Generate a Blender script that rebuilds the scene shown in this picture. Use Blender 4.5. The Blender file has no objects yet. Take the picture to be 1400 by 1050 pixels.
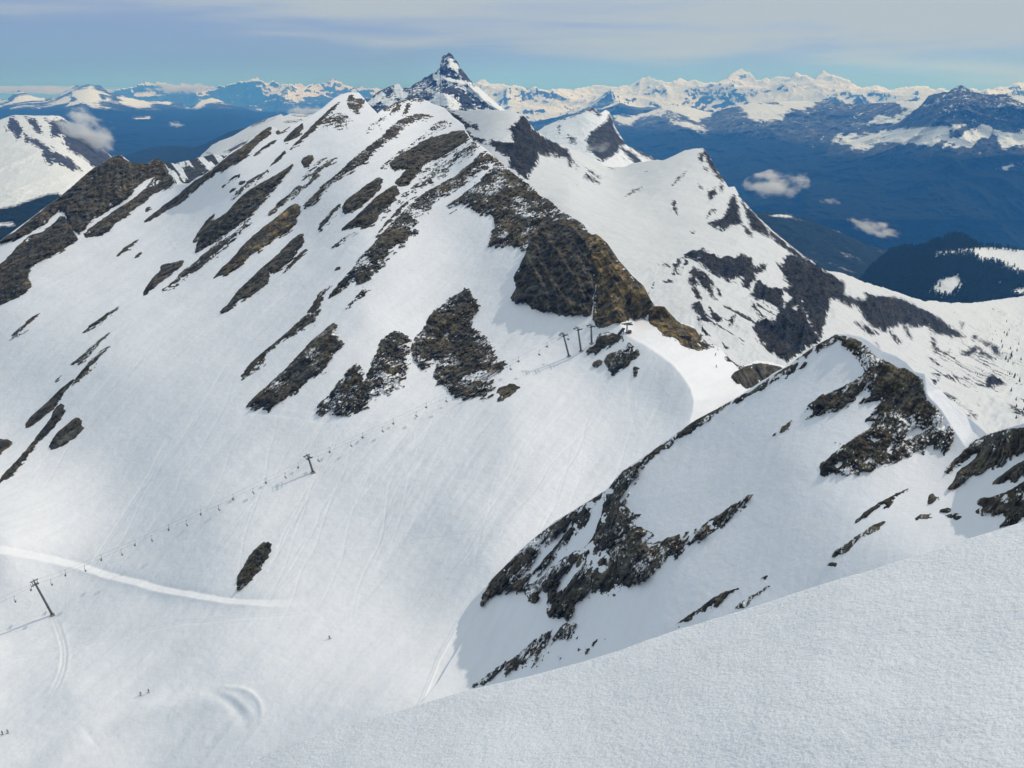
import math, random
import numpy as np
import bpy
R = math.radians
scene = bpy.context.scene

# ------------------------------------------------------------------ camera
FPX = 1345.0                       # focal length for a 1400 px wide frame
PITCH = R(16.0)
cam_data = bpy.data.cameras.new("camera")
cam_data.sensor_fit = 'HORIZONTAL'
cam_data.sensor_width = 36.0
cam_data.lens = 36.0 * FPX / 1400.0
cam_data.clip_start = 0.3
cam_data.clip_end = 200000.0
cam = bpy.data.objects.new("camera", cam_data)
scene.collection.objects.link(cam)
cam.location = (0, 0, 0)
cam.rotation_euler = (R(90) - PITCH, 0, 0)
scene.camera = cam

# ------------------------------------------------------------------ sky and sun
SUN_AZ = R(30.0)      # angle of the sun from +x towards +y
SUN_EL = R(38.0)
SUN_DIR = np.array([math.cos(SUN_EL) * math.cos(SUN_AZ), math.cos(SUN_EL) * math.sin(SUN_AZ), math.sin(SUN_EL)])
world = bpy.data.worlds.new("World")
scene.world = world
world.use_nodes = True
wn, wl = world.node_tree.nodes, world.node_tree.links
wn.clear()
w_out = wn.new('ShaderNodeOutputWorld')
w_bg = wn.new('ShaderNodeBackground'); w_bg.inputs['Strength'].default_value = 0.138
sky = wn.new('ShaderNodeTexSky'); sky.sky_type = 'NISHITA'
sky.sun_disc = False
sky.sun_elevation = SUN_EL
sky.sun_rotation = R(90) - SUN_AZ
sky.altitude = 2400
sky.air_density = 1.2
sky.dust_density = 0.3
sky.ozone_density = 3.0
# thin high cirrus, streaked along the horizon
tc = wn.new('ShaderNodeTexCoord')
mp = wn.new('ShaderNodeMapping'); mp.inputs['Scale'].default_value = (1.6, 1.6, 17.0)
mp.inputs['Rotation'].default_value = (0, R(-4.0), 0)
nz = wn.new('ShaderNodeTexNoise'); nz.inputs['Scale'].default_value = 1.7
nz.inputs['Detail'].default_value = 7; nz.inputs['Roughness'].default_value = 0.52; nz.inputs['Distortion'].default_value = 0.35
sep = wn.new('ShaderNodeSeparateXYZ')
wl.new(tc.outputs['Generated'], mp.inputs['Vector']); wl.new(mp.outputs[0], nz.inputs['Vector'])
wl.new(tc.outputs['Generated'], sep.inputs[0])
# the veil thickens above a line that sinks towards the right
m1 = wn.new('ShaderNodeMath'); m1.operation = 'MULTIPLY_ADD'; m1.inputs[1].default_value = 0.0725; m1.inputs[2].default_value = -0.047
wl.new(sep.outputs['X'], m1.inputs[0])
m2 = wn.new('ShaderNodeMath'); m2.operation = 'ADD'; wl.new(m1.outputs[0], m2.inputs[0]); wl.new(sep.outputs['Z'], m2.inputs[1])
m2b = wn.new('ShaderNodeMath'); m2b.operation = 'MULTIPLY_ADD'; m2b.inputs[1].default_value = 26.0; m2b.inputs[2].default_value = -2.0
wl.new(m2.outputs[0], m2b.inputs[0])
m3 = wn.new('ShaderNodeMath'); m3.operation = 'MULTIPLY_ADD'; m3.inputs[1].default_value = 4.4
wl.new(nz.outputs['Fac'], m3.inputs[0]); wl.new(m2b.outputs[0], m3.inputs[2])
cl = wn.new('ShaderNodeMapRange'); cl.interpolation_type = 'SMOOTHSTEP'
cl.inputs['From Min'].default_value = 0.0; cl.inputs['From Max'].default_value = 1.1
cl.inputs['To Min'].default_value = 0.0; cl.inputs['To Max'].default_value = 0.9
wl.new(m3.outputs[0], cl.inputs['Value'])
mixc = wn.new('ShaderNodeMixRGB'); mixc.inputs['Color2'].default_value = (3.1, 3.65, 4.0, 1)
tint = wn.new('ShaderNodeMixRGB'); tint.blend_type = 'MULTIPLY'; tint.inputs['Fac'].default_value = 1.0
tg = wn.new('ShaderNodeMapRange'); tg.inputs['From Max'].default_value = 0.30; wl.new(sep.outputs['Z'], tg.inputs['Value'])
tcol = wn.new('ShaderNodeMixRGB'); tcol.inputs['Color1'].default_value = (0.10, 0.212, 0.57, 1); tcol.inputs['Color2'].default_value = (1.36, 0.945, 0.88, 1)
wl.new(tg.outputs[0], tcol.inputs['Fac']); wl.new(tcol.outputs[0], tint.inputs['Color2'])
wl.new(sky.outputs[0], tint.inputs['Color1'])
wl.new(tint.outputs[0], mixc.inputs['Color1']); wl.new(cl.outputs[0], mixc.inputs['Fac'])
wl.new(mixc.outputs[0], w_bg.inputs['Color']); wl.new(w_bg.outputs[0], w_out.inputs['Surface'])

sun_data = bpy.data.lights.new("sun", 'SUN'); sun_data.energy = 2.0; sun_data.angle = R(0.5)
sun_data.color = (1.0, 0.94, 0.885)
sun = bpy.data.objects.new("sun", sun_data); scene.collection.objects.link(sun)
sun.rotation_euler = (0, 0, 0)
from mathutils import Vector
sun.rotation_mode = 'QUATERNION'
sun.rotation_quaternion = Vector(tuple(SUN_DIR)).to_track_quat('Z', 'Y')
scene.view_settings.view_transform = 'Standard'
scene.view_settings.look = 'None'
scene.view_settings.exposure = 0.13
scene.view_settings.gamma = 1.0
scene.view_settings.use_curve_mapping = False
scene.cycles.volume_bounces = 5
# ------------------------------------------------------------------ geometry helpers
ST, CT = math.sin(PITCH), math.cos(PITCH)
def ray(u, v):
    """direction through photo pixel (u, v) scaled so that its y component is 1"""
    b = (525.0 - np.asarray(v, float)) / FPX
    x = (np.asarray(u, float) - 700.0) / FPX
    y = CT + b * ST
    return x / y, (-ST + b * CT) / y
def at(u, v, Y):
    a, c = ray(u, v)
    return np.stack(np.broadcast_arrays(a * Y, Y * np.ones_like(a), c * Y), -1)

def _hash(ix, iy, iz, seed):
    h = (ix.astype(np.int64) * 374761393 + iy.astype(np.int64) * 668265263 + iz.astype(np.int64) * 2147483647 // 7 * 3 + seed * 144665) & 0xffffffff
    h = ((h ^ (h >> 13)) * 1274126177) & 0xffffffff
    h = ((h ^ (h >> 16)) * 2246822519) & 0xffffffff
    h = h ^ (h >> 15)
    return (h & 0xffff) / 65535.0 * 2 - 1
def vnoise(P, seed=0):
    """smooth value noise in -1..1 at points P (n,3)"""
    F = np.floor(P); f = P - F; f = f * f * f * (f * (f * 6 - 15) + 10)
    ix, iy, iz = F[:, 0], F[:, 1], F[:, 2]
    r = 0
    for dx in (0, 1):
        wx = f[:, 0] if dx else 1 - f[:, 0]
        for dy in (0, 1):
            wy = f[:, 1] if dy else 1 - f[:, 1]
            for dz in (0, 1):
                wz = f[:, 2] if dz else 1 - f[:, 2]
                r = r + wx * wy * wz * _hash(ix + dx, iy + dy, iz + dz, seed)
    return r
ROT = np.array([[0.0, 0.8, 0.6], [-0.8, 0.36, -0.48], [-0.6, -0.48, 0.64]])
def fbm(P, octaves=5, seed=0, gain=0.5, ridged=False):
    P = np.asarray(P, float).reshape(-1, 3)
    a, s, tot = 1.0, 0.0, 0.0
    for o in range(octaves):
        n = vnoise(P, seed + o * 17)
        if ridged: n = 1 - 2 * np.abs(n) ** 0.8
        s = s + a * n; tot += a
        a *= gain; P = P @ ROT.T * 2.03 + 11.3
    return s / tot

def chaikin(pts, n=1):
    pts = np.asarray(pts, float)
    for _ in range(n):
        q = np.roll(pts, -1, 0)
        pts = np.stack([pts * .75 + q * .25, pts * .25 + q * .75], 1).reshape(-1, 2)
    return pts
def polydist(U, V, rings):
    """signed distance (px), positive inside, even-odd over all the rings"""
    U = U.ravel(); V = V.ravel()
    d2 = np.full(U.shape, 1e12); ins = np.zeros(U.shape, bool)
    for ring in rings:
        A = np.asarray(ring, float); B = np.roll(A, -1, 0)
        for (x0, y0), (x1, y1) in zip(A, B):
            ex, ey = x1 - x0, y1 - y0
            L = ex * ex + ey * ey + 1e-9
            t = np.clip(((U - x0) * ex + (V - y0) * ey) / L, 0, 1)
            d2 = np.minimum(d2, (U - x0 - t * ex) ** 2 + (V - y0 - t * ey) ** 2)
            c = (y0 > V) != (y1 > V)
            if y1 != y0:
                ins ^= c & (U < (x1 - x0) * (V - y0) / (y1 - y0) + x0)
    d = np.sqrt(d2)
    return np.where(ins, d, -d)
def linedist(U, V, line):
    """signed distance to an open polyline (positive on its right hand side in image space, i.e. below a left-to-right line) and arc position 0..1"""
    sh = U.shape; U = U.ravel(); V = V.ravel()
    L = np.asarray(line, float); seg = np.hypot(*(L[1:] - L[:-1]).T); cum = np.concatenate([[0], np.cumsum(seg)])
    best = np.full(U.shape, 1e12); sg = np.ones(U.shape); tt = np.zeros(U.shape)
    for k in range(len(L) - 1):
        x0, y0 = L[k]; ex, ey = L[k + 1] - L[k]; n = ex * ex + ey * ey + 1e-9
        t = np.clip(((U - x0) * ex + (V - y0) * ey) / n, 0, 1)
        dx, dy = U - x0 - t * ex, V - y0 - t * ey
        d = dx * dx + dy * dy
        m = d < best
        best[m] = d[m]; sg[m] = np.sign(ex * dy - ey * dx + 1e-9)[m]; tt[m] = ((cum[k] + t * seg[k]) / cum[-1])[m]
    return (np.sqrt(best) * sg).reshape(sh), tt.reshape(sh)
def sstep(a, b, x):
    t = np.clip((x - a) / (b - a), 0, 1); return t * t * (3 - 2 * t)

class Surf:
    """A slope whose depth is a thin-plate spline of 1/Y through surveyed points (photo px, metres)."""
    def __init__(s, pts, smooth=0.0):
        p = np.asarray(pts, float); s.c = p[:, :2] / 500.0; n = len(p)
        w = 1.0 / p[:, 2]; s.m = w.mean()
        K = s.k(s.c, s.c) + np.eye(n) * smooth
        Q = np.hstack([np.ones((n, 1)), s.c])
        A = np.vstack([np.hstack([K, Q]), np.hstack([Q.T, np.zeros((3, 3))])])
        s.w = np.linalg.solve(A, np.concatenate([w / s.m, np.zeros(3)]))
        s.extra = None
    @staticmethod
    def k(a, b):
        d2 = ((a[:, None, :] - b[None, :, :]) ** 2).sum(-1) + 1e-12
        return d2 * np.log(d2) * .5
    def Y(s, u, v):
        sh = np.shape(u); q = np.stack([np.ravel(u), np.ravel(v)], 1) / 500.0
        out = np.empty(len(q))
        for i in range(0, len(q), 60000):
            c = q[i:i + 60000]
            out[i:i + 60000] = s.k(c, s.c) @ s.w[:-3] + s.w[-3] + c @ s.w[-2:]
        w = out.reshape(sh) * s.m
        if s.extra is not None: w = s.extra(np.asarray(u, float), np.asarray(v, float), w)
        return 1.0 / np.maximum(w, 1e-6)
    def P(s, u, v):
        return at(u, v, s.Y(u, v))
    def PN(s, u, v):
        e = 1.0; P = s.P(u, v)
        du = s.P(u + e, v) - s.P(u - e, v); dv = s.P(u, v + e) - s.P(u, v - e)
        n = np.cross(dv, du); n /= np.linalg.norm(n, axis=-1, keepdims=True) + 1e-12
        n = np.where(n[..., 2:3] < 0, -n, n)
        return P, n
def interp(line, x):
    L = np.asarray(line, float); return np.interp(x, L[:, 0], L[:, 1])
def smooth_line(pts, n=2):
    P = np.asarray(pts, float)
    for _ in range(n):
        a, b = P[:-1], P[1:]
        P = np.concatenate([P[:1], np.stack([a * .75 + b * .25, a * .25 + b * .75], 1).reshape(-1, 2), P[-1:]])
    return P
# ------------------------------------------------------------------ survey of the near slopes
MAIN_SKY = [(-60,372),(0,330),(40,300),(80,270),(128,230),(155,214),(165,212),(180,222),(200,224),(212,217),(222,219),(230,232),(237,240),(240,252),(258,251),
 (268,244),(280,238),(300,222),(318,206),(336,196),(352,182),(368,173),(376,175),(384,180),(398,171),(416,164),(440,148),(456,135),(464,130),(476,126),(490,126),(497,134),
 (505,144),(516,156),(522,150),(540,141),(555,136),(568,134),(580,136),(592,142),(608,148),(620,160),(634,170),(637,179),(646,192),(664,204),
 (682,220),(706,240),(720,247),(738,268),(748,272),(776,293),(798,308),(804,316),(810,319),(816,320),(830,332),(846,356),(866,378),(880,390),
 (890,410),(896,418),(908,419),(916,428),(928,440),(948,446),(958,460),(964,468),(982,472),(996,490),(1008,502),(1020,499),(1034,494),(1052,495),(1074,501),(1110,530)]
MAIN_PTS = [(0,1090,305),(200,1070,312),(100,950,352),(198,948,350),(0,870,402),(72,842,414),(300,900,362),(450,1000,318),(450,872,371),
 (560,960,325),(650,850,374),(800,1080,300),(1000,1000,350),(660,760,408),(800,650,462),(900,560,506),(778,487,565),(700,560,508),(600,480,592),(500,560,522),(428,646,478),
 (400,760,421),(300,720,444),(200,790,426),(0,755,436),(0,600,555),(0,450,665),(110,330,790),(0,420,692),(0,330,800),(165,212,950),
 (225,220,950),(240,252,885),(300,400,673),(300,222,860),(400,300,765),(370,174,925),(480,126,1050),(516,156,975),(568,134,1120),(634,170,960),
 (646,192,860),(682,220,820),(720,247,780),(748,272,750),(798,308,690),(846,356,640),(880,390,612),(896,418,590),(760,432,603),(800,437,592),
 (850,443,580),(700,430,618),(700,330,690),(620,330,705),(620,240,800),(500,330,690),(500,430,606),(500,220,830),(905,489,540),(855,458,566),
 (944,550,502),(930,640,460),(150,500,600),(150,650,510),(120,400,700),(1000,620,470),(1090,560,500),(-60,1090,305),(-60,600,555),(-60,372,770),(560,700,444),(560,860,376)]
LIP = [(700,385),(780,425),(842,440),(850,457),(870,468),(891,480),(905,489),(920,502),(934,518),(944,534),(948,548),(947,561),(944,572),(930,640)]
SPUR_SKY = [(560,980),(600,930),(640,866),(652,838),(657,814),(671,793),(693,771),(721,743),(757,714),(800,688),(829,670),(850,645),(871,631),(896,613),(921,595),
 (950,575),(975,562),(1004,546),(1025,532),(1057,511),(1079,499),(1104,479),(1129,465),(1144,456),(1162,457),(1178,460),(1190,467),(1206,479),(1226,487),
 (1238,494),(1250,507),(1264,510),(1270,519),(1288,535),(1304,553),(1320,567),(1336,581),(1350,594),(1370,588),(1396,580),(1400,579),(1470,560)]
def on_plane(n, c, pts):
    """depths of photo points that lie on the plane n.P = c"""
    r = []
    for u, v in pts:
        b = (525.0 - v) / FPX; y = math.cos(PITCH) + b * math.sin(PITCH)
        r.append((u, v, c / (n[0] * (u - 700.0) / FPX / y + n[1] + n[2] * (-math.sin(PITCH) + b * math.cos(PITCH)) / y)))
    return r
SPUR_PTS = on_plane((-.5, -.25, .83), -250.0, [(1100,950),(829,670),(921,595),(1004,546),(1079,499),(1144,456),(930,850),(1100,812),(1250,765),(1000,700),(860,760),(1100,640),(1000,620)])
SPUR_PTS += [(1190,467,398),(1250,507,378),(1270,519,373),(1304,553,360),(1350,594,342),(1400,579,322),(1470,560,310),(1200,600,352),(1280,640,338),(1400,720,283),(1470,700,278),(1470,900,240),(693,771,395),(757,714,399),(700,830,366),(740,860,345),(640,935,333),(700,900,338),(780,900,321),(700,1000,303)]
SPUR_LIP = [(1262,500),(1265,515),(1266,530),(1268,541),(1284,556),(1293,570),(1303,586),(1312,600),(1330,625)]
FORE_SKY = [(100,1112),(200,1080),(280,1051),(330,1036),(400,1014),(480,989),(560,965),(640,939),(700,924),(780,902),(850,882),(930,855),(1000,838),(1100,811),(1200,782),(1300,751),(1400,719),(1480,694)]
FORE_PTS = on_plane((-.385, .17, .90), -4.5, [(100,1112),(280,1051),(480,989),(700,924),(930,855),(1200,782),(1480,694),(1400,1100),(1480,900),(1000,950),(900,1100),(500,1100),(1200,900)])
BACK_SKY = [(500,190),(540,165),(580,152),(604,148),(622,150),(660,150),(700,152),(712,156),(720,164),(730,176),(748,188),(760,195),(780,203),(800,211),(826,226),(838,228),(852,227),(870,222),(896,218),(906,219),(920,214),(936,206),(950,203),(961,202),
 (968,212),(980,232),(996,256),(1004,254),(1012,270),(1030,290),(1060,318),(1100,350),(1128,369),(1150,374),(1180,386),(1212,394),(1236,403),(1264,411),(1290,414),(1330,414),(1372,408),(1400,405),(1480,400)]
BACK_PTS = [(500,190,1500),(604,148,1550),(712,156,1350),(700,240,1110),(720,330,1010),(760,195,1400),(780,260,1100),(838,228,1480),(850,300,1070),(880,380,890),
 (961,202,1520),(900,300,1110),(960,300,1130),(900,250,1290),(935,240,1330),(1012,270,1300),(1128,369,1180),(1040,360,1010),(940,400,850),(1000,480,760),(1080,480,800),(1130,440,900),
 (1264,411,1500),(1200,420,1180),(1372,408,2100),(1480,400,2300),(1240,480,1050),(1330,500,1200),(1400,500,1350),(1300,560,850),(1400,600,830),(1480,560,1000),(1200,520,800),
 (500,400,1000),(900,620,640),(1400,700,700),(700,450,800),(1150,650,640)]

def cv(ox, oy, s, pts): return [(ox + x / s, oy + y / s) for x, y in pts]
A_ = lambda *p: cv(400, 150, 5, p)
C_ = lambda *p: cv(200, 200, 5, p)
D_ = lambda *p: cv(600, 200, 5, p)
E_ = lambda *p: cv(240, 80, 5, p)
F_ = lambda *p: cv(480, 60, 5, p)
G_ = lambda *p: cv(600, 600, 2.8, p)
H_ = lambda *p: cv(700, 380, 2.8, p)
I_ = lambda *p: cv(900, 430, 2.8, p)
K_ = lambda *p: cv(840, 200, 5, p)
L_ = lambda *p: cv(1120, 290, 5, p)
N_ = lambda *p: cv(700, 60, 5, p)
P_ = lambda *p: cv(860, 380, 5, p)
Q_ = lambda *p: cv(740, 400, 5.8333, p)
T_ = lambda *p: cv(0, 380, 2.8, p)
V1_ = lambda *p: cv(0, 200, 5, p)
V5_ = lambda *p: cv(280, 340, 5, p)
V6_ = lambda *p: cv(520, 360, 5, p)
O_ = lambda *p: list(p)

# rock standing out of the snow: (label, speckle, relief, rings)
SP, ME, SO = 0.9, 0.45, 0.12      # how much snow lies among the rock
MAIN_ROCKS = [
 ("long curved band of brown rock running down from the dome below the horn shaped peak", ME, 3.0, [A_((860,25),(960,40),(900,60),(830,80),(760,110),(720,170),(640,220),(540,290),(520,350),(440,400),(350,440),(260,510),(200,570),(150,650),(60,660),(100,620),(160,560),(210,510),(300,440),(380,370),(440,310),(540,240),(620,170),(680,110),(760,60))]),
 ("blackest overhanging rock step just left of the top of the rocky crest", SO, 6.0, [A_((1165,140),(1205,190),(1180,220),(1100,270),(1000,330),(900,370),(860,430),(800,510),(740,535),(700,490),(780,410),(700,415),(660,370),(700,330),(780,280),(860,230),(950,185),(1060,165),(1090,150))]),
 ("thin broken rock band along the upper edge of the blackest rock step", SP, 1.8, [A_((1085,90),(1040,110),(960,150),(890,190),(800,240),(740,280),(700,320),(640,370),(600,400),(650,350),(740,290),(820,230),(900,160),(960,110),(1020,70))]),
 ("dark oval rock slab lying below and left of the blackest rock step", SO, 4.0, [A_((605,450),(605,520),(560,580),(480,660),(400,710),(345,710),(340,650),(400,590),(480,530),(560,470))]),
 ("dark slanting rock slab with a ragged lower edge beside the oval slab", SO, 3.5, [A_((700,510),(725,560),(720,600),(660,660),(580,720),(570,770),(500,815),(440,790),(380,810),(320,835),(400,760),(480,690),(560,610),(640,550))]),
 ("small crooked rock rib below the tip of the dark oval slab", ME, 2.0, [A_((335,640),(300,700),(250,760),(210,800),(205,835),(165,830),(200,760),(250,710),(290,670))]),
 ("narrow speckled rock rib between two snow strips under the crest top", SP, 1.5, [A_((1230,210),(1275,255),(1190,300),(1110,360),(1040,430),(960,480),(880,530),(800,590),(720,640),(640,700),(600,760),(700,640),(780,580),(850,520),(930,460),(1000,400),(1080,340),(1150,280))]),
 ("long speckled rock band bordering the wide open snow slope on its left", 0.66, 2.6, [A_((1310,280),(1390,330),(1340,380),(1260,430),(1180,490),(1100,560),(1000,600),(920,690),(830,770),(840,840),(790,880),(740,940),(700,920),(660,980)) + V5_((1290,0),(1250,60),(1190,130),(1130,180),(1060,230),(1010,290),(1060,200),(1000,200),(930,280),(860,330),(845,325),(890,265),(960,190),(1020,120),(1080,40)) + A_((520,950),(600,860),(680,760),(780,680),(880,590),(980,530),(1080,470),(1180,400),(1260,320))]),
 ("upper half of the rocky crest, rubble dusted with snow, sloping down to the right", 0.66, 3.0, [O_((668,210),(682,220),(706,240),(720,248),(738,269),(748,272),(776,294),(796,308),(780,312),(758,318),(740,322),(733,333),(728,340),(716,342),(700,340),(690,334),(680,337),(666,334),(674,318),(676,308),(674,294),(654,296),(644,282),(630,279),(616,288),(610,282),(630,270),(650,252),(668,234),(678,226),(666,216))]),
 ("steep black ribbed cliff above the pylons at the foot of the rocky crest", SO, 7.0, [O_((798,308),(803,312),(806,324),(809,338),(813,350),(818,370),(817,382),(811,406),(808,432),(791,431),(774,433),(762,430),(754,426),(744,427),(730,422),(718,413),(706,417),(698,408),(706,394),(702,380),(710,366),(712,360),(720,344),(722,330),(734,312),(752,302),(776,296))]),
 ("brown and ochre cliff at the right end of the rocky crest beside the pass", SO, 6.0, [O_((804,318),(809,321),(816,320),(830,332),(846,356),(866,378),(880,390),(894,416),(887,429),(877,436),(858,437),(843,443),(829,447),(817,448),(811,436),(812,410),(817,385),(812,370),(804,345),(803,330))]),
 ("ochre rock knob on the snowy pass holding the small hut", SO, 4.0, [P_((130,270),(150,210),(200,190),(250,200),(280,240),(340,310),(440,340),(485,390),(490,440),(540,490),(450,480),(370,460),(310,410),(240,400),(200,350),(150,320))]),
 ("*one of three low dark rocks trailing right from the ochre knob", ME, 1.0, [P_((500,420),(560,440),(610,455),(600,470),(540,480),(500,460)), P_((650,535),(690,540),(695,575),(665,560)), P_((730,592),(775,600),(775,618),(745,612))]),
 ("brown rock hump directly right of the three pylons", ME, 2.0, [Q_((480,320),(560,320),(640,350),(640,380),(560,430),(490,480),(450,480),(350,490),(370,450),(440,420),(440,370)), Q_((400,560),(480,540),(480,580),(430,595))]),
 ("lower brown rock hump on the shaded slope below the pass", ME, 2.0, [Q_((690,460),(770,460),(775,500),(730,550),(660,620),(580,650),(530,620),(505,570),(510,510),(570,480),(640,460)), Q_((690,390),(740,450),(680,450))]),
 ("tiny rock poking out just below the lower brown hump", ME, 1.0, [Q_((730,600),(790,610),(770,640),(745,670),(735,665))]),
 ("largest isolated rock patch in the middle of the bowl, pointed at the top", 0.78, 3.4, [V6_((590,160),(640,230),(665,290),(640,340),(600,400),(620,440),(700,480),(770,550),(800,640),(830,670),(880,690),(850,740),(730,810),(770,870),(700,910),(620,930),(540,930),(480,890),(440,840),(360,800),(370,740),(390,680),(340,670),(330,710),(270,740),(260,710),(230,660),(200,590),(240,500),(300,450),(320,370),(400,300),(480,240),(540,200))]),
 ("wedge shaped twin rock patch touching the largest patch on its left", 0.75, 3.0, [O_((543,451),(554,458),(561,466),(560,478),(557,491),(553,516),(545,530),(532,538),(511,541),(506,550),(500,558),(488,561),(471,566),(455,562),(439,564),(432,558),(450,537),(470,513),(486,494),(493,500),(496,513),(496,523),(502,512),(507,501),(514,482),(521,466),(530,456))]),
 ("long dark rock slab with a frayed lower end, left of the twin patch", 0.35, 3.2, [O_((456,438),(460,444),(460,460),(470,468),(468,476),(458,482),(450,488),(450,500),(440,510),(424,522),(408,534),(392,545),(372,553),(369,565),(362,554),(352,558),(337,555),(340,548),(371,522),(400,494),(425,468),(444,450))]),
 ("thin sinuous rock rib above the long frayed slab", ME, 1.6, [V5_((890,240),(870,270),(810,310),(800,360),(770,460),(720,510),(650,570),(520,640),(490,650),(410,710),(410,780),(320,840),(230,885),(290,810),(400,700),(490,630),(560,570),(640,500),(700,430),(760,350),(790,300))]),
 ("short broken streak of rock above the pointed end of the long frayed slab", SP, 0.8, [V5_((1140,240),(1100,290),(1010,360),(970,400),(990,370),(1060,300),(1110,250))]),
 ("bulging rock slab in two lobes above the thin sinuous rib", SO, 3.0, [C_((1070,580),(1080,640),(1040,700),(1000,780),(880,880),(845,870),(838,860)) + V5_((445,210),(400,260),(310,330),(205,380),(185,410),(150,435),(110,460),(105,430),(160,390),(180,350),(230,280),(320,200),(420,110)) + C_((900,740),(980,650))]),
 ("narrow rock sliver just right of the two lobed slab", SO, 1.2, [C_((1110,690),(1070,750),(980,830),(920,900),(925,885),(960,840),(1040,740))]),
 ("smooth brown slab with an ochre foot in the middle of the striped slope", SO, 3.0, [C_((1050,400),(1050,440),(1010,550),(940,600),(860,640),(800,700),(720,740),(650,800),(600,850),(550,890),(500,880),(450,920),(500,850),(600,760),(660,680),(740,610),(800,560),(880,500),(960,430),(1010,390))]),
 ("largest dark slab of the striped slope, black along its upper edge", SO, 4.5, [C_((1015,110),(970,180),(910,260),(860,310),(800,380),(740,450),(680,500),(600,560),(480,640),(400,690),(330,750),(350,650),(370,590),(440,520),(540,470),(600,400),(660,330),(760,270),(860,210),(950,160))]),
 ("dark knobbly rock at the lower left end of the striped slope", SO, 2.5, [C_((250,770),(240,810),(180,860),(100,920),(40,980),(0,1005),(-25,1015),(0,960),(50,890),(100,850),(95,810),(140,795),(180,800))]),
 ("long thin broken rib running below the largest dark slab", ME, 1.4, [C_((720,490),(690,540),(600,620),(500,720),(400,800),(320,860),(250,900),(190,950),(80,1000),(200,910),(230,870),(320,800),(430,700),(520,640),(600,600),(680,520))]),
 ("slim rock rib between the largest dark slab and the slab with the ochre foot", ME, 1.4, [C_((1050,260),(1060,310),(1000,350),(920,410),(860,470),(800,490),(850,450),(920,370),(980,320))]),
 ("fine rock rib curling up from the slim rib towards the open snow", ME, 1.3, [C_((1320,60),(1260,120),(1180,180),(1140,250),(1060,310),(1050,300),(1120,230),(1160,150),(1220,120))]),
 ("compact black rock at the head of the striped slope", SO, 2.0, [C_((1055,90),(1130,55),(1150,90),(1110,140),(1070,135))]),
 ("broken thin streak of rock right of the compact black rock", SP, 0.9, [C_((1250,60),(1180,150),(1060,240),(1070,220),(1120,160),(1200,80))]),
 ("long straight rock band forming the left skyline below the snow summit", SO, 2.5, [O_((372,174),(368,184),(352,194),(345,204),(335,216),(318,226),(290,240),(270,256),(250,276),(225,290),(192,308),(215,288),(240,270),(262,251),(280,240),(300,224),(318,208),(336,198),(352,184),(366,174))]),
 ("small rock rib on the skyline right of the straight rock band", SO, 1.2, [E_((790,462),(760,490),(700,520),(680,500),(740,475))]),
 ("dark rock rib on the skyline halfway up to the snow summit", SO, 1.8, [E_((875,440),(870,480),(850,520),(770,570),(740,580),(750,540),(800,490),(855,448))]),
 ("thin dark rock line running down the arete from the snow summit", SO, 1.3, [E_((1140,280),(1050,380),(950,490),(870,550),(790,625),(780,620),(860,540),(950,440),(1050,350))]),
 ("patch of loose speckled rock below the snow summit", SP, 1.2, [E_((1100,370),(1200,400),(1170,450),(1100,480),(1070,460),(1000,460),(1030,400))]),
 ("reddish brown rock capping the snow summit of the left ridge", ME, 1.5, [E_((1180,262),(1210,250),(1225,280),(1285,272),(1285,310),(1260,350),(1235,385),(1200,360),(1170,310))]),
 ("short dark rock rib left of the skyline rib, above the open snow", SO, 1.2, [E_((700,550),(640,600),(560,660),(530,660),(580,620),(660,560))]),
 ("long hairline of dark rock above the head of the largest dark slab", SO, 1.0, [E_((760,635),(720,690),(640,750),(600,800),(560,840),(560,820),(640,750),(700,680),(740,635))]),
 ("faint diagonal scatter of stones high on the open snow under the dome", SP, 0.8, [A_((650,45),(600,90),(540,130),(510,150),(530,110),(600,60))]),
 ("*small dark rock of the little cluster above the left edge of the largest slab", SO, 1.0, [C_((650,190),(630,220),(560,245),(590,210)), C_((690,240),(670,270),(630,275),(640,245)), C_((608,280),(592,320),(570,315)), C_((600,235),(510,285),(560,255))]),
 ("grey ribbed rock fin at the left edge of the picture", SO, 5.0, [V1_((440,480),(480,540),(500,600),(540,640),(420,710),(300,770),(210,830),(190,900),(220,960),(150,1010),(80,1050),(-60,1120),(-60,850),(0,812),(60,760),(120,690),(200,620),(290,590),(370,530),(410,480))]),
 ("second grey rock fin, longer and thinner, in front of the dark jagged ridge", SO, 4.0, [V1_((1060,200),(1120,192),(1182,198),(1190,260),(1130,300),(1050,320),(980,390),(860,470),(760,560),(680,625),(550,622),(640,540),(740,470),(850,400),(930,350),(1000,280))]),
 ("dark brown jagged ridge on the left skyline behind the two grey fins", SO, 7.0, [V1_((820,62),(870,100),(980,115),(1060,85),(1120,95),(1140,140),(1150,185),(1060,200),(980,230),(900,310),(860,360),(740,440),(640,490),(580,570),(540,600),(500,570),(480,530),(440,460),(400,440),(300,540),(200,600),(100,640),(0,660),(-60,680),(-60,650),(0,640),(100,590),(200,510),(300,430),(400,320),(550,210),(640,150),(770,75))]),
 ("small lens of rock alone on the snow right of the grey fins", SO, 1.4, [V1_((945,630),(940,660),(870,710),(790,775),(800,740),(870,680))]),
 ("tiny streak of rock right of the small lens", SO, 0.8, [V1_((972,720),(950,745),(918,770),(940,735))]),
 ("pebble like dark boulder on the snow above the second grey fin", SO, 1.2, [V1_((1030,410),(1030,430),(1008,450),(990,435),(1005,415))]),
 ("faint short rock streak low on the left snow slope near the picture edge", ME, 0.8, [T_((165,130),(100,190),(30,240),(60,200),(110,160))]),
 ("short pair of rock streaks under the knobbly rock", ME, 1.0, [T_((475,100),(430,140),(370,180),(300,225),(330,190),(400,140))]),
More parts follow.
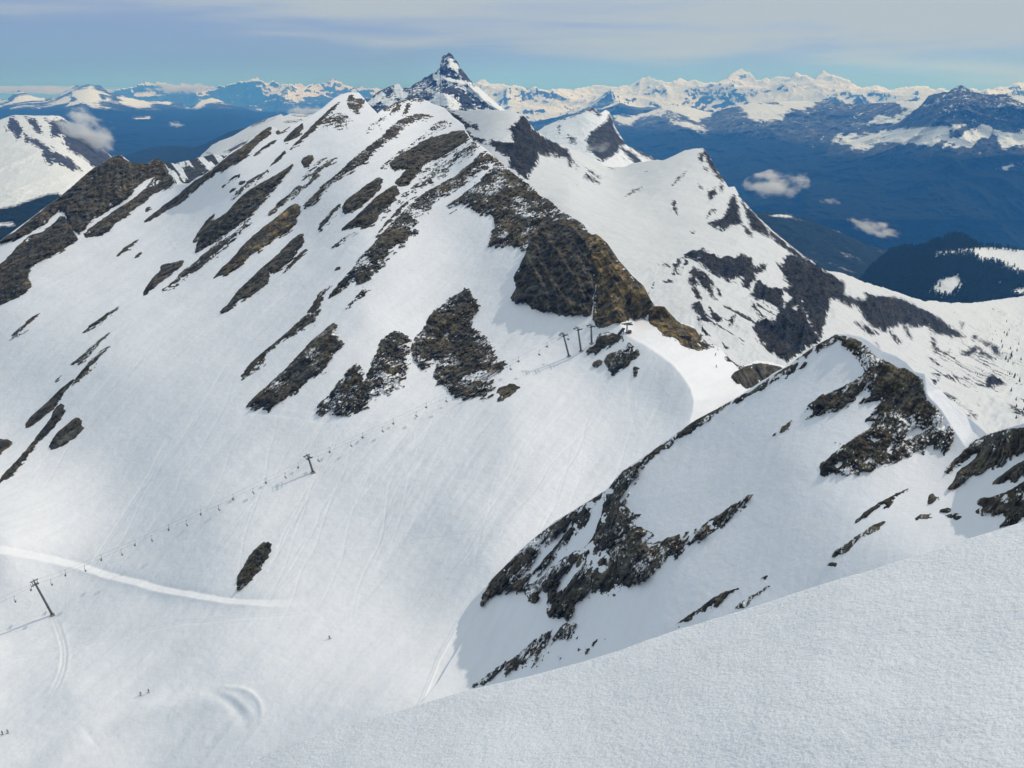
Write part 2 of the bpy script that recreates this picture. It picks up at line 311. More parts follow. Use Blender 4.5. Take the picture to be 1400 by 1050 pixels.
 ("upper of the thin parallel rock streaks on the lower left slope", ME, 1.0, [T_((430,200),(390,240),(330,310),(270,330),(200,410),(260,340),(330,280),(400,220))]),
 ("second thin parallel rock streak, just below the upper one", ME, 1.0, [T_((425,250),(400,290),(350,350),(290,400),(265,440),(300,370),(370,290))]),
 ("slender dark rock lens continuing down from the thin parallel streaks", SO, 1.6, [T_((295,380),(250,430),(230,480),(160,540),(90,580),(110,540),(180,480),(240,420))]),
 ("long snaking rock rib reaching the left edge of the picture", SO, 1.8, [T_((240,478),(250,520),(200,580),(140,640),(80,710),(50,750),(0,785),(-20,800),(20,745),(80,680),(140,610),(190,550),(210,500))]),
 ("plump leaf shaped rock beside the long snaking rib", SO, 2.0, [T_((300,530),(318,560),(310,600),(250,640),(180,660),(210,600),(260,560))]),
 ("rounded rock cut by the left edge of the picture", SO, 1.5, [T_((-30,610),(0,615),(40,620),(42,640),(0,672),(-30,690))]),
 ("lonely rock at the bottom of the bowl above the groomed track", ME, 2.2, [O_((370,740),(372,755),(352,778),(330,803),(322,802),(330,775),(345,755),(358,742))]),
 ("small brown rock just right of the foot of the largest isolated patch", ME, 1.3, [V6_((900,825),(945,840),(940,880),(880,915),(820,950),(800,940),(820,900),(795,870),(810,845),(850,850))]),
 ("little dark nick of rock in the smooth snow left of the speckled band", SO, 0.7, [V5_((920,125),(915,140),(885,155),(890,142))]),
 ("left dark rock streak on the snow dome under the horn shaped peak", ME, 1.5, [F_((330,415),(345,418),(310,470),(262,484),(290,440))]),
 ("right dark rock streak on the snow dome under the horn shaped peak", ME, 1.5, [F_((388,405),(402,412),(392,455),(372,486),(350,484),(372,440))]),
 ("brown rock rim along the top left edge of the snow dome", ME, 1.5, [F_((205,452),(300,402),(365,384),(440,370),(500,378),(490,392),(440,382),(370,398),(310,420),(240,460))]),
 ("small dark streak of rock left of the largest dark slab", SO, 1.2, [C_((440,480),(482,460),(440,530),(385,575),(350,640),(308,662),(350,600),(395,530))]),
 ("long faint rock line climbing from the largest dark slab to the head of the stripes", ME, 1.0, [C_((850,165),(800,205),(720,255),(640,320),(575,375),(600,330),(690,250),(790,180))]),
 ("thin double rock streak tucked under the left end of the largest dark slab", ME, 0.9, [C_((650,468),(620,505),(545,580),(480,650),(470,650),(540,565),(610,485))]),
 ("upper hairline rock streak in the snow strip under the blackest rock step", SP, 0.9, [A_((1170,252),(1110,300),(990,375),(900,440),(860,462),(880,430),(980,360),(1090,285))]),
 ("lower hairline rock streak in the snow strip under the blackest rock step", SP, 0.9, [A_((1030,395),(940,455),(850,530),(760,590),(740,610),(800,550),(900,460),(990,400))]),
 ("slim dark rock line hugging the upper edge of the long speckled band", ME, 1.0, [A_((850,590),(760,670),(680,750),(610,830),(560,880),(600,820),(670,730),(770,640))]),
 ("patch of rubble half buried in the snow left of the speckled band", SP, 0.7, [A_((345,872),(385,845),(440,835),(420,858),(370,880),(320,895)), A_((230,940),(290,912),(330,905),(290,930),(235,952))]),
 ("short rock rib right of the lobed slab, pointing at the speckled band", ME, 0.9, [C_((1300,830),(1325,828),(1300,850),(1285,858))]),
 ("black rock knob capped with a snow strip where the pass meets the near spur", SO, 4.0, [O_((998,517),(1004,510),(1020,501),(1034,498),(1050,499),(1066,502),(1072,506),(1060,514),(1024,534),(1010,524))]),
]
SPUR_ROCKS = [
 ("large black broken cliff at the lower tip of the near spur, cut by snow strips", 0.6, 4.5, [G_((160,640),(160,602),(200,542),(260,482),(340,402),(440,322),(560,252),(640,202),(700,134),(760,94),(830,44),(900,6),(880,30),(830,55),(775,100),(745,160),(720,200),(700,250),(740,290),(780,290),(745,330),(800,350),(820,370),(780,400),(840,400),(900,370),(980,350),(1040,310),(1100,270),(1180,220),(1215,210),(1180,250),(1120,300),(1050,350),(980,400),(900,450),(820,510),(740,560),(650,600),(600,575),(540,620),(500,690),(460,680),(415,690),(420,600),(390,570),(380,630),(350,625),(330,590),(280,580),(220,600),(175,640)),
   G_((520,315),(480,350),(400,420),(330,500),(275,555),(300,550),(380,490),(440,420),(490,360)), G_((635,230),(625,290),(600,360),(560,420),(500,440),(420,500),(390,540),(340,560),(350,540),(400,490),(470,420),(500,380),(560,330),(610,250)), G_((570,455),(520,530),(470,585),(430,585),(480,520),(530,480)), G_((710,370),(680,400),(655,415),(680,385)), G_((645,440),(610,465),(605,455))]),
 ("long low rock rib just above the edge of the foreground snow, lower left", SP, 1.6, [G_((105,952),(200,900),(260,850),(340,790),(440,730),(500,700),(540,710),(500,770),(430,790),(380,850),(300,890),(220,912))]),
 ("*stone poking out above the foreground snow edge right of the long low rib", SP, 0.7, [G_((440,850),(500,810),(560,795),(572,805),(500,832)), G_((590,780),(615,765),(600,782)), G_((655,745),(645,765),(630,775))]),
 ("longer of two thin rock streaks against the middle of the foreground snow edge", ME, 1.0, [G_((895,716),(980,660),(1060,600),(1140,570),(1150,575),(1080,620),(1000,672),(930,706))]),
 ("shorter of two thin rock streaks against the middle of the foreground snow edge", ME, 0.8, [G_((1130,648),(1200,600),(1290,550),(1220,602),(1150,644))]),
 ("thin rocky crest line of the near spur below the pass", ME, 1.2, [H_((500,692),(560,649),(620,604),(700,548),(770,509),(850,466),(900,443),(960,404),(1000,374),(1060,339),(1100,325),(1140,325),(1090,350),(1040,374),(980,412),(920,447),(880,466),(800,508),(765,535),(740,560),(690,585),(640,606),(590,642),(530,684),(500,712))]),
 ("dark rubble summit and flank of the near spur with snow among the stones", 0.6, 3.0, [I_((495,190),(560,152),(640,92),(690,77),(740,87),(790,116),(820,158),(880,185),(935,208),(1000,233),(1025,290),(1010,312),(1065,355),(1105,412),(1130,440),(1128,490),(1110,540),(1050,530),(1060,490),(1000,520),(940,560),(860,580),(780,600),(710,625),(690,600),(620,625),(620,580),(640,560),(700,510),(770,460),(830,420),(780,415),(820,370),(870,320),(820,340),(760,350),(800,300),(810,290),(740,330),(680,370),(620,375),(600,400),(550,410),(600,370),(560,360),(610,320),(680,290),(740,260),(780,235),(790,210),(760,170),(730,130),(690,110),(640,120),(570,157)),
   I_((690,560),(710,570),(690,592),(668,580)), I_((870,515),(940,470),(1050,420),(1062,425),(1000,460),(920,490),(880,520)), I_((810,475),(850,470),(850,485),(825,492))]),
 ("upper dark rock mass at the right edge of the picture above the foreground snow", 0.4, 4.0, [I_((1500,410),(1400,432),(1300,447),(1225,477),(1200,490),(1160,530),(1090,605),(1110,600),(1160,560),(1240,510),(1210,560),(1150,600),(1130,640),(1110,665),(1160,655),(1220,610),(1300,580),(1400,520),(1500,470))]),
 ("middle dark rock wedge at the right edge of the picture", 0.4, 2.6, [I_((1500,520),(1400,560),(1330,600),(1270,650),(1290,660),(1340,640),(1400,620),(1500,590))]),
 ("lowest dark rock mass at the right edge, touching the foreground snow", 0.4, 3.2, [I_((1500,600),(1400,640),(1340,680),(1290,700),(1215,710),(1240,740),(1210,760),(1250,775),(1300,760),(1340,780),(1295,822),(1350,812),(1370,790),(1400,770),(1500,740))]),
 ("*small loose rock on the snow left of the lowest dark mass at right", ME, 1.2, [I_((1045,680),(1070,700),(1050,732),(1028,720)), I_((975,782),(1000,765),(1030,770),(1050,758),(1040,777),(1000,788)), I_((1073,752),(1112,743),(1100,757)), I_((1095,768),(1150,758),(1152,782),(1112,777))]),
 ("upper of two thin straight rock streaks low on the near spur", ME, 0.8, [I_((975,655),(920,690),(870,730),(840,742),(780,780),(750,797),(800,750),(860,710))]),
 ("lower of two thin straight rock streaks low on the near spur", ME, 0.8, [I_((880,780),(820,830),(750,872),(690,918),(665,918),(720,880),(790,830))]),
 ("*tiny stone low on the near spur near the lower thin streak", ME, 0.6, [I_((660,948),(682,955),(640,967)), I_((420,1000),(380,1022),(400,1005))]),
 ("*faint stones in the middle of the near spur snow face", SP, 0.6, [H_((968,612),(1040,570),(1080,535),(1060,573),(1000,608)), H_((850,530),(866,535),(853,548)), H_((1112,510),(1150,490),(1130,508))]),
 ("*small stone on the near spur snow left of its rubble flank", SP, 0.6, [I_((668,478),(700,472),(690,488),(672,488)), I_((735,455),(752,447),(745,460))]),
]
BACK_ROCKS = [
 [F_((1170,490),(1120,550),(1070,580),(1090,610),(1120,670),(1060,680),(1000,670),(950,660),(940,690),(1000,740),(1080,780),(1080,840),(1200,930),(1230,870),(1280,820),(1280,760),(1350,770),(1400,760)) + N_((260,750),(300,780),(370,780),(400,840),(410,800),(380,720),(330,700),(280,640),(240,650),(150,590),(110,520),(70,480),(30,455))],
 [F_((655,450),(690,460),(740,490),(780,530),(880,570),(870,590),(800,570),(780,590),(850,640),(920,660),(930,690),(860,680),(790,620),(770,560),(700,520))],
 [D_((990,215),(1010,195),(1100,255),(1060,248))], [D_((1030,178),(1050,175),(1110,222),(1090,220))], [D_((870,60),(900,90),(912,140),(900,130))], [D_((900,80),(950,150),(925,120))], [D_((1140,110),(1200,150),(1180,148))],
 [K_((460,760),(530,720),(600,715),(680,740),(730,770),(770,745),(820,755),(870,735),(930,760),(960,800),(1050,805),(1020,840),(960,850),(970,890),(920,960),(880,950),(870,890),(780,910),(700,880),(600,820),(560,790),(500,770))],
 [K_((1110,800),(1150,830),(1170,770),(1230,745),(1300,800)) + L_((0,362),(60,415),(110,450),(180,500),(170,560),(230,600),(300,620),(320,600),(300,560),(420,580),(520,580),(640,630),(740,690),(860,760),(980,840),(1000,850),(900,860),(850,830),(790,860),(740,800),(720,790),(630,800),(560,770),(500,810),(430,840),(340,790),(290,700),(260,650),(200,650),(150,630),(80,600)) + P_((1310,430),(1240,340),(1200,230),(1180,170)) ],
 [P_((830,110),(870,20),(900,0),(960,60),(1040,70),(1200,0),(1300,-10),(1300,100),(1180,170),(1200,230),(1240,340),(1320,430),(1220,490),(1080,610),(1000,560),(960,540),(900,460),(840,360),(870,300),(1000,310),(1020,240),(1000,190),(960,170),(870,150)), P_((1060,70),(1120,120),(1060,200),(1050,140)), P_((1120,200),(1150,195),(1150,225),(1120,215))],
 [K_((820,340),(790,360),(770,430),(740,490),(640,530),(700,570),(730,590),(790,550),(880,530),(860,480),(850,410))],
 [K_((850,330),(900,410),(960,460),(1030,540),(1095,640),(1050,625),(980,585),(930,560),(910,480),(880,410))],
 [K_((600,8),(650,60),(710,170),(770,250),(730,240),(680,190),(640,120),(610,50))],
 [K_((1030,540),(1150,640),(1400,830),(1400,870),(1250,770),(1100,660))],
 [K_((880,540),(940,590),(940,625),(900,600))],
 [K_((640,310),(690,290),(712,325),(650,375))], [K_((725,265),(742,275),(738,310),(720,300))], [K_((700,425),(650,470),(635,500),(630,480),(650,440))], [K_((580,50),(622,55),(600,118),(575,90))], [K_((610,145),(642,155),(635,178))],
 [K_((495,182),(400,268),(440,212))], [K_((188,282),(70,352),(120,308))], [K_((395,385),(410,385),(428,465),(400,440))], [K_((572,240),(605,288),(580,282))], [K_((520,590),(545,595),(530,605))], [K_((305,812),(360,802),(382,830),(330,820))],
 [K_((400,895),(400,820),(440,768),(455,780),(430,870))], [K_((460,835),(490,780),(500,795),(480,830))],
 [K_((510,860),(540,820),(600,850),(640,950),(620,1000),(560,900),(570,980),(600,1050),(560,1050),(530,960))], [K_((600,840),(640,880),(700,990),(650,940))], [K_((345,935),(395,925),(390,940))], [K_((270,935),(260,975),(240,1000))],
 [P_((430,190),(490,180),(520,240),(580,310),(630,345),(560,330),(500,290),(430,220))], [P_((650,190),(695,200),(680,215))], [P_((485,-20),(520,60),(565,135),(600,150),(565,60),(545,-10))], [P_((400,10),(440,90),(470,150),(485,140),(450,60),(430,0))], [P_((545,205),(600,245),(650,305),(600,295),(560,250))], [P_((600,60),(640,130),(600,110))], [P_((455,230),(500,320),(560,400),(540,400),(480,330))], [P_((640,440),(675,470),(670,500),(650,470))], [P_((820,130),(880,210),(930,290),(910,290),(860,230))], [P_((700,270),(735,250),(720,310),(685,330))],
 [L_((830,560),(850,560),(900,620))], [L_((560,760),(600,800),(640,880),(600,850))], [L_((760,850),(810,950),(800,975),(770,930))],
 [L_((960,990),(1050,920),(1110,930),(1060,960),(1020,985))], [L_((1100,870),(1170,900),(1150,920),(1110,890))], [L_((1170,920),(1210,925),(1245,970),(1200,970))], [L_((1050,840),(1085,850),(1075,875),(1050,865))], [L_((955,765),(985,775),(975,800))], [L_((1100,940),(1200,1010),(1150,1000),(1090,970))],
 [L_((240,760),(330,800),(400,865),(350,850),(290,800))], [L_((480,830),(560,900),(540,910),(490,870))], [L_((420,990),(400,935),(380,905),(395,905))],
 [cv(1120,440,5,((480,90),(555,140),(555,158),(510,130)))], [cv(1120,440,5,((770,378),(850,378),(1000,410),(850,400)))], [cv(1120,440,5,((1140,470),(1130,420),(1190,375),(1280,440),(1200,460)))], [cv(1120,440,5,((1030,610),(1080,645),(1020,640)))], [cv(1120,440,5,((860,240),(890,205),(880,235)))], [cv(1120,440,5,((740,250),(790,290),(760,275)))], [cv(1120,440,5,((820,255),(870,285),(840,270)))],
 [cv(1120,440,5,((1290,590),(1340,600),(1400,640),(1400,690),(1330,650)))], [cv(1120,440,5,((760,400),(810,420),(790,440)))],
]
# the pass: right of the lip the snow rolls over into a bright, nearly level saddle
LIPK = 3.1e-6
def lip_extra(u, v, w):
    m = (u > 800) & (u < 1120) & (v > 395) & (v < 700)
    if not m.any(): return w
    w = w.copy()
    d, t = linedist(u[m], v[m], LIP)
    d = np.maximum(-d, 0)          # right / above the lip
    d = d * sstep(838, 868, u[m]) * sstep(398, 446, v[m])
    w[m] = w[m] - LIPK * np.sqrt(d * d + 4) * (d > 0) * sstep(0, 6, d)
    return w
main_s = Surf(MAIN_PTS, 3e-4); main_s.extra = lip_extra
SPUR_LIP = smooth_line(SPUR_LIP, 2)
def spur_extra(u, v, w):
    m = (u > 1240) & (u < 1480) & (v > 480) & (v < 640)
    if not m.any(): return w
    w = w.copy(); d, t = linedist(u[m], v[m], SPUR_LIP); d = np.maximum(-d, 0)
    w[m] = w[m] - 2.2e-6 * np.minimum(d, 60) * np.exp(-np.maximum(d - 25, 0) / 25) * (1 - sstep(0.8, 1.0, t)) * sstep(0, 0.1, t)
    return w
SPUR_PTS += [(a, b, float(main_s.Y(np.array([[float(a)]]), np.array([[float(b)]]))[0, 0]) * k) for a, b, k in ((560,980,.995),(600,930,.994),(640,866,.992),(657,814,.99),(560,1050,.99),(620,1010,.985))]
spur_s = Surf(SPUR_PTS, 1e-4); spur_s.extra = spur_extra; fore_s = Surf(FORE_PTS); back_s = Surf(BACK_PTS)
# ------------------------------------------------------------------ materials
def new_mat(name):
    m = bpy.data.materials.new(name); m.use_nodes = True
    nt = m.node_tree; nt.nodes.clear()
    out = nt.nodes.new('ShaderNodeOutputMaterial')
    return m, nt, out
def N(nt, typ, **kw):
    n = nt.nodes.new(typ)
    for k, v in kw.items():
        if k in n.inputs.keys(): n.inputs[k].default_value = v
        else: setattr(n, k, v)
    return n
def mth(nt, op, a, b=None, c=None, clamp=False):
    n = nt.nodes.new('ShaderNodeMath'); n.operation = op; n.use_clamp = clamp
    for i, x in enumerate((a, b, c)):
        if x is None: continue
        if isinstance(x, (int, float)): n.inputs[i].default_value = x
        else: nt.links.new(x, n.inputs[i])
    return n.outputs[0]
def noise(nt, vec, scale, detail=5, rough=0.55, dist=0.0, norm=True):
    n = nt.nodes.new('ShaderNodeTexNoise'); n.inputs['Scale'].default_value = scale; n.inputs['Detail'].default_value = detail
    n.inputs['Roughness'].default_value = rough; n.inputs['Distortion'].default_value = dist
    nt.links.new(vec, n.inputs['Vector']); return n.outputs['Fac']
def mapping(nt, vec, rot=(0, 0, 0), scale=(1, 1, 1)):
    n = nt.nodes.new('ShaderNodeMapping'); n.inputs['Rotation'].default_value = rot; n.inputs['Scale'].default_value = scale
    nt.links.new(vec, n.inputs['Vector']); return n.outputs[0]
def ramp(nt, fac, stops, interp_='LINEAR'):
    n = nt.nodes.new('ShaderNodeValToRGB'); n.color_ramp.interpolation = interp_
    e = n.color_ramp.elements
    while len(e) < len(stops): e.new(0.5)
    for el, (p, c) in zip(e, stops):
        el.position = p; el.color = (c[0], c[1], c[2], 1)
    nt.links.new(fac, n.inputs['Fac']); return n.outputs['Color']
def mixrgb(nt, fac, a, b, typ='MIX'):
    n = nt.nodes.new('ShaderNodeMixRGB'); n.blend_type = typ
    for sock, x in ((n.inputs['Fac'], fac), (n.inputs['Color1'], a), (n.inputs['Color2'], b)):
        if isinstance(x, (int, float)): sock.default_value = x
        elif isinstance(x, tuple): sock.default_value = (*x, 1) if len(x) == 3 else x
        else: nt.links.new(x, sock)
    return n.outputs[0]
def bump(nt, h, strength, dist, prev=None):
    n = nt.nodes.new('ShaderNodeBump'); n.inputs['Strength'].default_value = strength; n.inputs['Distance'].default_value = dist
    nt.links.new(h, n.inputs['Height'])
    if prev is not None: nt.links.new(prev, n.inputs['Normal'])
    return n.outputs[0]
def smooth01(nt, x, lo, hi):
    n = nt.nodes.new('ShaderNodeMapRange'); n.interpolation_type = 'SMOOTHSTEP'
    n.inputs['From Min'].default_value = lo; n.inputs['From Max'].default_value = hi
    nt.links.new(x, n.inputs['Value']); return n.outputs[0]

def snow_nodes(nt, sc, col=(0.885, 0.88, 0.895), streak=True, fine=1.0, fall=R(60)):
    """sc = metres of one noise unit at the scale this snow is seen"""
    co = nt.nodes.new('ShaderNodeNewGeometry').outputs['Position']
    st = mapping(nt, mapping(nt, co, rot=(0, 0, -fall)), scale=(0.10, 1.0, 0.25))
    big = noise(nt, co, 0.03 / sc, 4)
    s1 = noise(nt, st, 0.22 / sc, 6, 0.6, 0.3)
    s2 = noise(nt, co, 0.35 / sc, 6, 0.62)
    s3 = noise(nt, co, 2.2 / sc, 5, 0.7)
    h = mth(nt, 'ADD', mth(nt, 'MULTIPLY', s1, 1.0 if streak else 0.3), mth(nt, 'MULTIPLY', s2, 0.9))
    nrm = bump(nt, h, 0.42, 0.8 * sc)
    nrm = bump(nt, s3, 0.30 * fine, 0.16 * sc, nrm)
    v = mth(nt, 'ADD', mth(nt, 'MULTIPLY', s1, 0.5), mth(nt, 'MULTIPLY', big, 0.5))
    c = ramp(nt, v, [(0.30, tuple(x * 0.93 for x in col)), (0.52, col), (0.72, tuple(min(x * 1.03, .95) for x in col))])
    return co, c, nrm

def rock_nodes(nt, sc, dark=(0.024, 0.021, 0.016), mid=(0.096, 0.083, 0.060), light=(0.29, 0.255, 0.19), ochre=0.0, strat=R(47)):
    co = nt.nodes.new('ShaderNodeNewGeometry').outputs['Position']
    st = mapping(nt, mapping(nt, mapping(nt, co, rot=(0, 0, -strat)), rot=(0, R(28), 0)), scale=(0.13, 1.0, 1.5))
    a = noise(nt, st, 0.16 / sc, 8, 0.62, 0.8)
    b = noise(nt, co, 0.22 / sc, 9, 0.66, 0.3)
    c = noise(nt, co, 0.06 / sc, 4, 0.5)
    b2 = noise(nt, st, 0.8 / sc, 8, 0.74, 0.2)
    v = mth(nt, 'ADD', mth(nt, 'ADD', mth(nt, 'MULTIPLY', a, 0.35), mth(nt, 'MULTIPLY', b, 0.35)), mth(nt, 'MULTIPLY', b2, 0.30))
    col = ramp(nt, v, [(0.42, dark), (0.50, mid), (0.60, light)])  # mottled rock; shadowed hollows and bright highlights are put into this colour too
    tone = ramp(nt, c, [(0.35, (0.75, 0.82, 0.86)), (0.6, (1.08, 1.0, 0.84))])
    col = mixrgb(nt, 1.0, col, tone, 'MULTIPLY')
    if ochre:
        o = smooth01(nt, noise(nt, co, 0.16 / sc, 5, 0.6), 0.52 - ochre * 0.12, 0.66 - ochre * 0.12)
        col = mixrgb(nt, mth(nt, 'MULTIPLY', o, 0.85), col, mixrgb(nt, 1.0, (2.5, 2.05, 1.25), col, 'MULTIPLY'))  # ochre rock tone, brightened so the colour also carries sunlight on the faces
    vor = nt.nodes.new('ShaderNodeTexVoronoi'); vor.inputs['Scale'].default_value = 0.6 / sc
    nt.links.new(st, vor.inputs['Vector'])
    nrm = bump(nt, a, 1.0, 3.5 * sc)
    nrm = bump(nt, b, 0.8, 2.0 * sc, nrm)
    nrm = bump(nt, b2, 1.0, 1.1 * sc, nrm)
    nrm = bump(nt, vor.outputs['Distance'], 0.5, 1.0 * sc, nrm)
    return co, col, nrm, v

def principled(nt, col, nrm, rough=0.8, spec=0.3):
    b = nt.nodes.new('ShaderNodeBsdfPrincipled')
    b.inputs['Roughness'].default_value = rough; b.inputs['Specular IOR Level'].default_value = spec
    if isinstance(col, tuple): b.inputs['Base Color'].default_value = (*col, 1)
    else: nt.links.new(col, b.inputs['Base Color'])
    if nrm is not None: nt.links.new(nrm, b.inputs['Normal'])
    return b

def mat_snow(name, sc=1.0, **k):
    m, nt, out = new_mat(name)
    _, c, n = snow_nodes(nt, sc, **k)
    nt.links.new(principled(nt, c, n, 0.55, 0.25).outputs[0], out.inputs[0]); return m

def mat_rock(name, sc=1.0, speck=0.0, **k):
    m, nt, out = new_mat(name)
    co, c, n, v = rock_nodes(nt, sc, **k)
    rb = principled(nt, c, n, 0.9, 0.2)
    if speck > 0:
        # wind blown snow caught on ledges and between stones
        st = mapping(nt, mapping(nt, co, rot=(0, 0, -R(60))), scale=(0.35, 1.0, 1.0))
        s = noise(nt, st, 0.75 / sc, 6, 0.72)
        big = noise(nt, co, 0.055 / sc, 4)
        s = mth(nt, 'ADD', s, mth(nt, 'MULTIPLY', mth(nt, 'SUBTRACT', big, 0.5), 0.95))
        f = smooth01(nt, s, 0.675 - 0.095 * speck, 0.70 - 0.095 * speck)
        _, sc_c, sc_n = snow_nodes(nt, sc)
        sb = principled(nt, sc_c, sc_n, 0.55, 0.25)
        mx = nt.nodes.new('ShaderNodeMixShader')
        nt.links.new(f, mx.inputs[0]); nt.links.new(rb.outputs[0], mx.inputs[1]); nt.links.new(sb.outputs[0], mx.inputs[2])
        nt.links.new(mx.outputs[0], out.inputs[0])
    else:
        nt.links.new(rb.outputs[0], out.inputs[0])
    return m

def mat_mountain(name, sc, edge=1.0, rockk={}, snowcol=(0.86, 0.87, 0.87), forest=None, snow_fine=1.0, stretch=(0.3, 1.0, 1.0), fall=R(60), esc=1.0):
    """snow and bare rock split by the vertex attribute 'rock' (>0 rock), ragged by noise; optional 'forest'"""
    m, nt, out = new_mat(name)
    co, scol, sn = snow_nodes(nt, sc, col=snowcol, fine=snow_fine, fall=fall)
    _, rcol, rn, v = rock_nodes(nt, sc, **rockk)
    at_ = nt.nodes.new('ShaderNodeAttribute'); at_.attribute_name = 'rock'
    st = mapping(nt, mapping(nt, co, rot=(0, 0, -fall)), scale=stretch)
    e = noise(nt, st, 0.5 * esc / sc, 7, 0.72)
    f = mth(nt, 'ADD', at_.outputs['Fac'], mth(nt, 'MULTIPLY', mth(nt, 'SUBTRACT', e, 0.5), edge * 15.0))
    f = smooth01(nt, f, -0.3 * edge, 0.3 * edge)
    sb = principled(nt, scol, sn, 0.6, 0.2); rb = principled(nt, rcol, rn, 0.9, 0.15)
    mx = nt.nodes.new('ShaderNodeMixShader')
    nt.links.new(f, mx.inputs[0]); nt.links.new(sb.outputs[0], mx.inputs[1]); nt.links.new(rb.outputs[0], mx.inputs[2])
    last = mx.outputs[0]
    if forest:
        fa = nt.nodes.new('ShaderNodeAttribute'); fa.attribute_name = 'forest'
        fe = noise(nt, co, 0.9 / sc, 8, 0.8)
        ff = mth(nt, 'ADD', fa.outputs['Fac'], mth(nt, 'MULTIPLY', mth(nt, 'SUBTRACT', fe, 0.5), 13.0 * edge))
        ff = smooth01(nt, ff, -0.4 * edge, 0.4 * edge)
        t = noise(nt, co, 0.25 / sc, 8, 0.75)
        fc = ramp(nt, t, [(0.35, tuple(x * 0.55 for x in forest)), (0.5, forest), (0.68, tuple(x * 1.9 for x in forest))])
        fn = bump(nt, noise(nt, co, 1.6 / sc, 5, 0.8), 1.0, 3.0 * sc)
        fb = principled(nt, fc, fn, 0.95, 0.05)
        m2 = nt.nodes.new('ShaderNodeMixShader')
        nt.links.new(ff, m2.inputs[0]); nt.links.new(last, m2.inputs[1]); nt.links.new(fb.outputs[0], m2.inputs[2])
        last = m2.outputs[0]
    nt.links.new(last, out.inputs[0])
    return m

# ------------------------------------------------------------------ mesh helpers
def mesh_obj(name, V, F, mat, smooth=True, attrs=None, parent=None):
    V = np.ascontiguousarray(V, dtype=np.float32).reshape(-1, 3); F = np.ascontiguousarray(F, dtype=np.int32)
    me = bpy.data.meshes.new(name)
    k = F.shape[1]
    me.vertices.add(len(V)); me.vertices.foreach_set('co', V.ravel())
    me.loops.add(F.size); me.loops.foreach_set('vertex_index', F.ravel())
    me.polygons.add(len(F)); me.polygons.foreach_set('loop_start', np.arange(0, F.size, k, dtype=np.int32))
    me.polygons.foreach_set('loop_total', np.full(len(F), k, np.int32))
    me.polygons.foreach_set('use_smooth', np.full(len(F), smooth))
    me.update(calc_edges=True)
    for an, av in (attrs or {}).items():
        a = me.attributes.new(an, 'FLOAT', 'POINT'); a.data.foreach_set('value', np.ascontiguousarray(av, dtype=np.float32).ravel())
    me.materials.append(mat)
    o = bpy.data.objects.new(name, me); scene.collection.objects.link(o)
    if parent is not None: o.parent = parent
    return o
def grid_faces(nr, nc):
    i = np.arange(nr * nc).reshape(nr, nc)
    return np.stack([i[1:, :-1], i[1:, 1:], i[:-1, 1:], i[:-1, :-1]], -1).reshape(-1, 4)
def tag(o, label=None, cat=None, group=None, kind=None):
    if label: o['label'] = label
    if cat: o['category'] = cat
    if group: o['group'] = group
    if kind: o['kind'] = kind
    return o

def slope_grid(surf, sky, u0, u1, du, bot, dv, back=(2, 6, 14, 30, 60, 120, 240), drop=0.75, jag=None):
    """front face rows from the crest line down to row bot, then rows that fall away behind the crest"""
    us = np.arange(u0, u1 + du * .5, du)
    top = interp(sky, us)
    if jag is not None: top = top + jag(us)
    b = bot(us) if callable(bot) else np.full(us.shape, float(bot))
    b = np.maximum(b, top + 5)
    nr = int(np.max(b - top) / dv) + 1
    t = np.linspace(0, 1, nr)[:, None]
    Vv = top[None] + t * (b - top)[None]; Uu = np.broadcast_to(us[None], Vv.shape)
    P = surf.P(Uu, Vv)
    return Uu, Vv, P, back, drop
def add_back(P, back, drop, unit=1.0):
    crest = P[0]; d = crest[:, :2] / np.linalg.norm(crest[:, :2], axis=1, keepdims=True)
    rows = []
    for k, s in enumerate(back):
        q = crest.copy(); q[:, :2] += d * s * unit; q[:, 2] -= s * unit * drop * (0.75 + .25 * min(k, 1))
        rows.append(q)
    return np.concatenate([np.stack(rows[::-1]), P], 0), len(rows)
